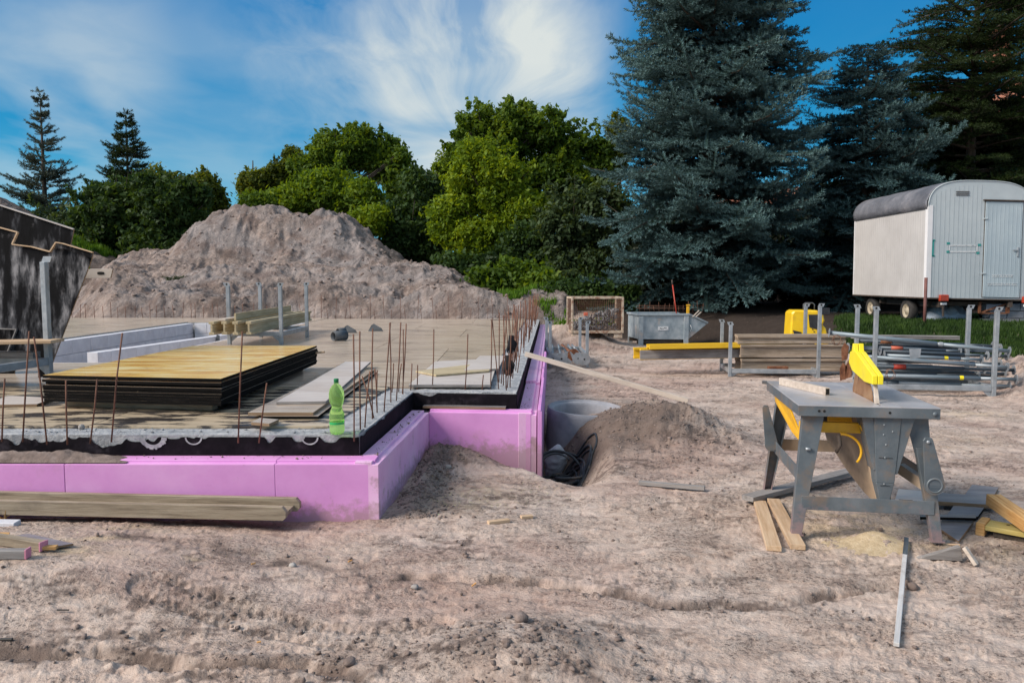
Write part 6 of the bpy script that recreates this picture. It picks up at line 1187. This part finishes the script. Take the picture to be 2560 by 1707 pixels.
# teardrop folding arm with the round boss
def tear(y, m='saw_grey', s_=1.0):
    c, r0 = Vector((.382, y, .352)), .058 * s_; tpx = Vector((.335, y, .62)); P = [c + Vector((r0 * math.cos(a), 0, r0 * math.sin(a))) for a in [R(t) for t in range(165, 376, 14)]]
    P += [tpx + Vector((.028 * s_, 0, 0)), tpx + Vector((.018 * s_, 0, .018)), tpx + Vector((-.018 * s_, 0, .018)), tpx + Vector((-.028 * s_, 0, 0))]
    return P
ar = MB().prism(tear(-.012), (0, .014, 0)).build('folding_arm', MAT['saw_grey'], sw_, .002); MX2 = Matrix.Rotation(R(90), 3, 'X')
MB().lathe([(.036, 0), (.036, .004), (.044, .004), (.047, 0)], 28, (.382, -.012, .352), MX2).build('boss_ring', MAT['saw_grey'], ar); MB().lathe([(0, .001), (.036, .001)], 24, (.382, -.012, .352), MX2).build('boss_disc', MAT['dark_pipe'], ar, fixn=False); MB().lathe([(0, .008), (.010, .008), (.012, 0)], 6, (.335, -.012, .612), MX2).build('bolt', MAT['galv'], ar)
c2 = Vector((-.46, 0, 0)); m = MB().prism([p + Vector((-.78, TD - .25, .03)) for p in tear(0, s_=.8)], (0, .012, 0)).build('folding_arm', MAT['saw_grey'], sw_, .002)
MB().bar((.26, .02 + .20, .40), (.41, .05, .30), .05, .06).build('folding_brace', MAT['hopper'], sw_)
# stretchers
MB().bar((-.36, .03, .205), (.40, .03, .205), .006, .085).build('stretcher', MAT['saw_grey'], sw_, .002); MB().bar((-.36, TD - .12, .36), (.36, TD - .12, .36), .006, .085).build('stretcher', MAT['hopper'], sw_, .002)
MB().bar((-.365, .08, .36), (-.365, TD - .15, .36), .006, .09).build('stretcher', MAT['saw_grey'], sw_, .002); MB().bar((.385, .08, .36), (.385, TD - .15, .36), .006, .09).build('stretcher', MAT['saw_grey'], sw_, .002)
# sawdust hopper: front box and wide inclined bin
def ring4(x0, x1, y0, y1, z): return [Vector((x0, y0, z)), Vector((x1, y0, z)), Vector((x1, y1, z)), Vector((x0, y1, z))]
MB().hexa(ring4(.068, .172, .033, .13, .345) + ring4(.042, .198, .03, .20, zt2)).hexa(ring4(.103, .140, .036, .09, .190) + ring4(.068, .172, .033, .13, .3449)).build('sawdust_chute', MAT['saw_grey'], sw_, .003)
MB().hexa(ring4(.176, .188, .036, .16, .40) + ring4(.198, .275, .036, .18, zt2)).build('chute_wing', MAT['saw_grey'], sw_, .002)
MB().hexa(ring4(.052, .064, .036, .16, .42) + ring4(-.028, .042, .036, .18, zt2)).build('chute_wing', MAT['saw_grey'], sw_, .002)
MB().prism([(.100, .095, .188), (.075, .30, .215), (.04, .58, .29), (-.02, .88, .43), (-.05, .98, .60), (-.05, .98, zt2), (-.01, .21, zt2)], (.09, 0, 0)).build('hopper', MAT['hopper'], sw_, .003)
for x, z in ((.10, .70), (.115, .58), (.112, .50), (.113, .34), (.10, .64), (.15, .66)): MB().lathe([(0, .003), (.004, .003), (.005, 0)], 8, (x, .0305 + .0 , z), MX2).build('rivet', MAT['galv'], sw_)
MB().bar((.075, .028, .50), (.155, .028, .50), .002, .002).build('chute_seam', MAT['dark_hole'], sw_); MB().bar((.09, .030, .33), (.147, .030, .33), .002, .002).build('chute_seam', MAT['dark_hole'], sw_)
# yellow motor carrier
MB().prism([(-.375, .95, ZS - .07), (-.375, .45, zt2 + .0), (-.36, .14, ZS - .20), (-.36, .14, ZS - .245), (-.375, .30, ZS - .22), (-.375, .90, ZS - .12)], (.012, 0, 0)).build('motor_carrier', MAT['saw_yellow'], sw_, .002)
MB().box((-.10, .16, ZS - .155), (.52, .03, .065)).build('motor_carrier', MAT['saw_yellow'], sw_, .003); MB().box((.0, .34, ZS - .10), (.30, .02, .10)).build('motor_carrier', MAT['saw_yellow'], sw_, .003)
MB().prism([(-.02, .10, ZS - .13), (.07, .10, ZS - .10), (.07, .10, ZS - .26), (.05, .10, ZS - .27)], (0, .02, 0)).build('motor_carrier', MAT['saw_yellow'], sw_, .003)
MB().lathe([(0, 0), (.085, 0), (.09, .02), (.09, .22), (.08, .24), (0, .24)], 24, (-.26, .45, ZS - .14), MX @ Matrix.Identity(3)).build('motor', MAT['black_plastic'], sw_)
MB().tube([(-.12 + .125 * math.sin(t), .13, ZS - .19 - .11 * (1 - math.cos(t)) * (1 if t < 1.6 else 1.0)) for t in [k * .2 for k in range(12)]], .008, 8).build('cable', MAT['saw_yellow'], sw_)
MB().tube([(-.14, .10, ZS - .19), (-.13, .09, ZS - .25), (-.15, .10, ZS - .30)], .012, 8).build('clamp', MAT['chassis'], sw_)
MB().lathe([(0, 0), (.01, 0), (.01, .03), (0, .03)], 8, (-.345, .03, ZS - .27), MX).build('bolt', MAT['galv'], sw_)

# ---- pieces of wood round the saw and elsewhere
def gb(p, q, wd, th, m, lb, cat='board', name='board', lift=0.0, l2=None, **k):
    a = G(*p); a = G(p[0], p[1], gh(a.x, a.y)); b = G(*q); b = G(q[0], q[1], gh(b.x, b.y)); a.z = gh(a.x, a.y) + lift; b.z = gh(b.x, b.y) + (lift if l2 is None else l2)
    return board(name, a, b, wd, th, MAT[m], lb, cat, **k)
gb((1935, 1380), (1899, 1262), .085, .03, 'fresh_timber', 'left of two fresh cut laths on the ground left of the saw', 'lath', 'lath', .005)
gb((1995, 1376), (1933, 1258), .085, .032, 'fresh_timber', 'right of two fresh cut laths, its end beside the front leg of the saw', 'lath', 'lath', .005)
gb((1868, 1262), (2138, 1190), .10, .035, 'grey_timber', 'long dark board lying across behind the two fresh laths', 'board', 'board', .03)
gb((2266, 1352), (2241, 1617), .024, .018, 'pale_lath', 'narrow white lath lying on the ground, its far end painted black', 'lath', 'striped_lath', .002)
o = [x for x in bpy.data.objects if x.name.startswith('striped_lath')][0]
p = MB().box((.16, 0, .0185), (.31, .0245, .0025)).build('black_end', MAT['dark_pipe'], o)
gb((1597, 1212), (1762, 1226), .05, .028, 'grey_timber', 'small grey weathered stick on the bare ground in front of the dug earth', 'stick', 'stick', .006)
gb((1220, 1310), (1272, 1304), .04, .02, 'fresh_timber', 'larger of two little yellow wood chunks below the pink corner', 'wood piece', 'wood_chunk')
gb((1302, 1295), (1331, 1293), .035, .018, 'fresh_timber', 'smaller of two little yellow wood chunks below the pink corner', 'wood piece', 'wood_chunk')
def gsheet(l, th, m, lb, lift=0.0, me='ply_edge_brown', cat='board', name='board'):
    c = G(*l[0]); g0 = gh(c.x, c.y); return sheet(name, [G(a, b, g0 + lift) for a, b in l], th, m, lb, None, cat, me)
gsheet([(2346, 1326), (2396, 1360), (2434, 1309), (2355, 1305)], .02, 'grey_film_ply', 'shiny dark board piece with a brown cut edge right of the saw leg', .005)
gsheet([(2366, 1296), (2444, 1298), (2461, 1274), (2386, 1267)], .02, 'grey_film_ply', 'dark board piece partly under the long grey board right of the saw', .02, 'ply_edge')
gsheet([(2300, 1298), (2440, 1301), (2440, 1293), (2300, 1291)], .018, 'grey_timber', 'narrow dark strip crossing over the shiny board pieces', .045, 'ply_edge')
gsheet([(2341, 1262), (2490, 1272), (2482, 1250), (2343, 1240)], .028, 'grey_film_ply', 'long grey board lying across the pile right of the saw', .045)
gsheet([(2407, 1250), (2479, 1255), (2496, 1224), (2430, 1217)], .02, 'grey_film_ply', 'dark square board lying rearmost in the pile right of the saw', .01)
gsheet([(2235, 1262), (2325, 1270), (2316, 1234), (2246, 1228)], .02, 'pale_ply', 'pale board with a cut out lying behind the right saw leg', .01)
gsheet([(2325, 1235), (2358, 1239), (2355, 1225), (2328, 1223)], .02, 'pale_ply', 'little pale board chip beside the round boss of the saw', .035)
q = G(2265, 1252); gsheet([(2246, 1256), (2275, 1259), (2282, 1250), (2247, 1248)], .002, 'dark_hole', 'dark cut out seen in the pale board behind the saw', .032, 'dark_hole', 'cut out', 'cut_out')
a = G(2482, 1262, .12); b = G(2600, 1345, .09); board('timber_beam', a, b, .09, .075, MAT['split_wood'], 'orange brown squared beam end sloping out of the picture at the right', 'timber')
q = G(2470, 1335); zq = gh(q.x, q.y); e = empty('beam_stump', (q.x, q.y, zq), R(-42), 'short sawn off beam stump with yellow brown web at the right', 'timber')
MB().box((-.03, .0, .04), (.05, .17, .08)).build('flange', MAT['split_wood'], e, .004); MB().box((.18, .0, .055), (.37, .16, .03)).build('web', MAT['pattern_board'], e, .003); MB().lathe([(0, 0), (.011, 0)], 12, (.10, .03, .0708)).build('hole', MAT['dark_hole'], e, fixn=False); MB().box((.20, .0, .02), (.33, .10, .035)).build('underside', MAT['bark'], e)
q = G(2360, 1405); zq = gh(q.x, q.y); e = empty('wood_wedge', (q.x, q.y, zq), R(-8), 'grey wedge shaped wood offcut in front of the right saw leg', 'offcut')
MB().prism([(-.14, 0, 0), (.10, 0, 0), (.085, 0, .085)], (0, .035, 0)).build('wedge', MAT['grey_timber'], e, .002); MB().bar((.10, -.01, .085), (.15, -.05, .0), .035, .02).build('end_strip', MAT['lath_timber'], e, .002)
gb((2356, 1362), (2400, 1364), .012, .01, 'fresh_timber', 'tiny splinter between the wedge and the shiny board', 'stick', 'splinter')
# left foreground: long beam and scraps
fa, fb = Vector((-4.2, 4.725, .150)), Vector((G(708, 1311, .095).x, 4.70, .098)); lb_ = empty('timber_beam', fa, math.atan2(fb.y - fa.y, fb.x - fa.x), 'long weathered formwork beam lying on its side along the pink wall', 'timber beam'); LL = (fb - fa).length; sl_ = (fb.z - fa.z) / LL; lb_.rotation_euler = (0, -math.atan(sl_), math.atan2(fb.y - fa.y, fb.x - fa.x))
def rflange(y0, y1, ext, h0=0, h1=.088): return MB().prism([(0, y0, h0), (LL + ext - .02, y0, h0), (LL + ext, y0, h0 + .02), (LL + ext, y0, h1 - .03), (LL + ext - .025, y0, h1), (0, y0, h1)], (0, y1 - y0, 0))
rflange(0, .036, 0).build('flange', MAT['old_timber'], lb_, .003); rflange(.198, .236, .03).build('flange', MAT['old_timber'], lb_, .003); MB().box((LL / 2, .12, .028), (LL - .02, .155, .026)).build('web', MAT['old_timber'], lb_)
q = G(30, 1330); z0_ = gh(q.x, q.y)
tag(MB().hexa([G(-60, 1325, z0_), G(36, 1329, z0_), G(54, 1318, z0_), G(-50, 1316, z0_)] + [G(-60, 1325, z0_) + Vector((0, 0, .052)), G(36, 1329, z0_) + Vector((0, 0, .052)), G(54, 1318, z0_) + Vector((0, 0, .052)), G(-50, 1316, z0_) + Vector((0, 0, .052))]).build('aerated_block', MAT['aerated_block'], None, .004), 'white block with a nail in it at the left edge of the picture', 'block')
gsheet([(25, 1345), (136, 1371), (184, 1363), (71, 1338)], .012, 'grey_film_ply', 'thin dark board with torn corner among the scraps at the left edge', .03)
gsheet([(-40, 1352), (20, 1350), (25, 1338), (-40, 1338)], .02, 'split_wood', 'brown board end behind the left scraps', .01)
gb((-60, 1362), (108, 1378), .05, .05, 'old_timber', 'rear of two scrap boards with pink painted ends', 'board', 'scrap_board', .0); gb((-60, 1396), (68, 1394), .05, .045, 'grey_timber', 'front of two scrap boards with pink painted ends', 'board', 'scrap_board', .0)
for o in [x for x in bpy.data.objects if x.name.startswith('scrap_board')]:
    L_ = max(v.co.x for v in o.data.vertices); MB().box((L_ + .004, 0, .026), (.010, .054, .052)).build('painted_end', MAT['pink_wood'], o, .002)
gb((100, 1378), (143, 1378), .035, .02, 'split_wood', 'splintered yellow brown wood end beside the pink painted board', 'wood piece', 'wood_chunk', .005)
m = MB(); q = G(12, 1330); zq = gh(q.x, q.y)
for k in range(12): p = Vector((q.x + random.uniform(-.05, .05), q.y - .06 + random.uniform(-.02, .02), zq + .03)); m.bar(p, p + Vector((random.uniform(-.09, .09), random.uniform(-.03, .03), random.uniform(.01, .08))), .010, .006)
tag(m.build('splinters', MAT['split_wood']), 'bundle of yellow brown splinters in front of the white block', 'splinters', kind='stuff')
for k, (x, y, t) in enumerate(((633, 1416, 'lying farthest left'), (875, 1403, 'nearest the free pink corner'), (1185, 1463, 'on the edge of the dark rut'), (647, 1607, 'lying nearest the bottom edge'))):
    gb((x - 5, y + 1), (x + 6, y - 1), .008, .008, 'filter_orange', 'orange cigarette butt ' + t, 'cigarette butt', 'cigarette_butt', .002, group='cigarette butts on the ground')
gb((0, 1613), (32, 1600), .012, .01, 'wire_dark', 'dark twig on the ground at the left edge', 'twig', 'twig', .004)
gb((140, 1500), (172, 1502), .008, .006, 'wire_dark', 'thin dark splinter on open ground at the left', 'twig', 'twig', .002)
# sawdust heap under the saw
def heap(px, py, rx, ry, h_, label):
    q = G(px, py); V, F = [], []; n = 40
    for i in range(n + 1):
        for j in range(n + 1):
            u, v = i / n * 2 - 1, j / n * 2 - 1; x, y = q.x + u * rx, q.y + v * ry; r2 = u * u + v * v; V.append((x, y, gh(x, y) - .004 + h_ * math.exp(-2.6 * r2) * (1 + .25 * float(fbm(np.array([x * 16.]), np.array([y * 16.]), 3)[0]))  - (.012 if r2 > .95 else 0)))
    for i in range(n):
        for j in range(n): k = i * (n + 1) + j; F.append((k, k + n + 1, k + n + 2, k + 1))
    return tag(MB().add(V, F, True).build('sawdust_heap', MAT['shavings']), label, 'sawdust', kind='stuff')
heap(2165, 1362, .26, .20, .018, 'pale yellow heap of sawdust under the saw bench')
q = D(448, 690, 26.5); m = MB()
for k in range(60): p = Vector((q.x + random.uniform(-.3, .3), 26.2, q.z - .15 + random.uniform(0, .1))); m.bar(p, p + Vector((random.uniform(-.25, .25), random.uniform(-.2, .2), random.uniform(-.02, .12))), .02, .012)
tag(m.build('uprooted_plant', MAT['leaf_dark']), 'small dark uprooted plant lying on the front of the spoil heap', 'plant', kind='stuff')
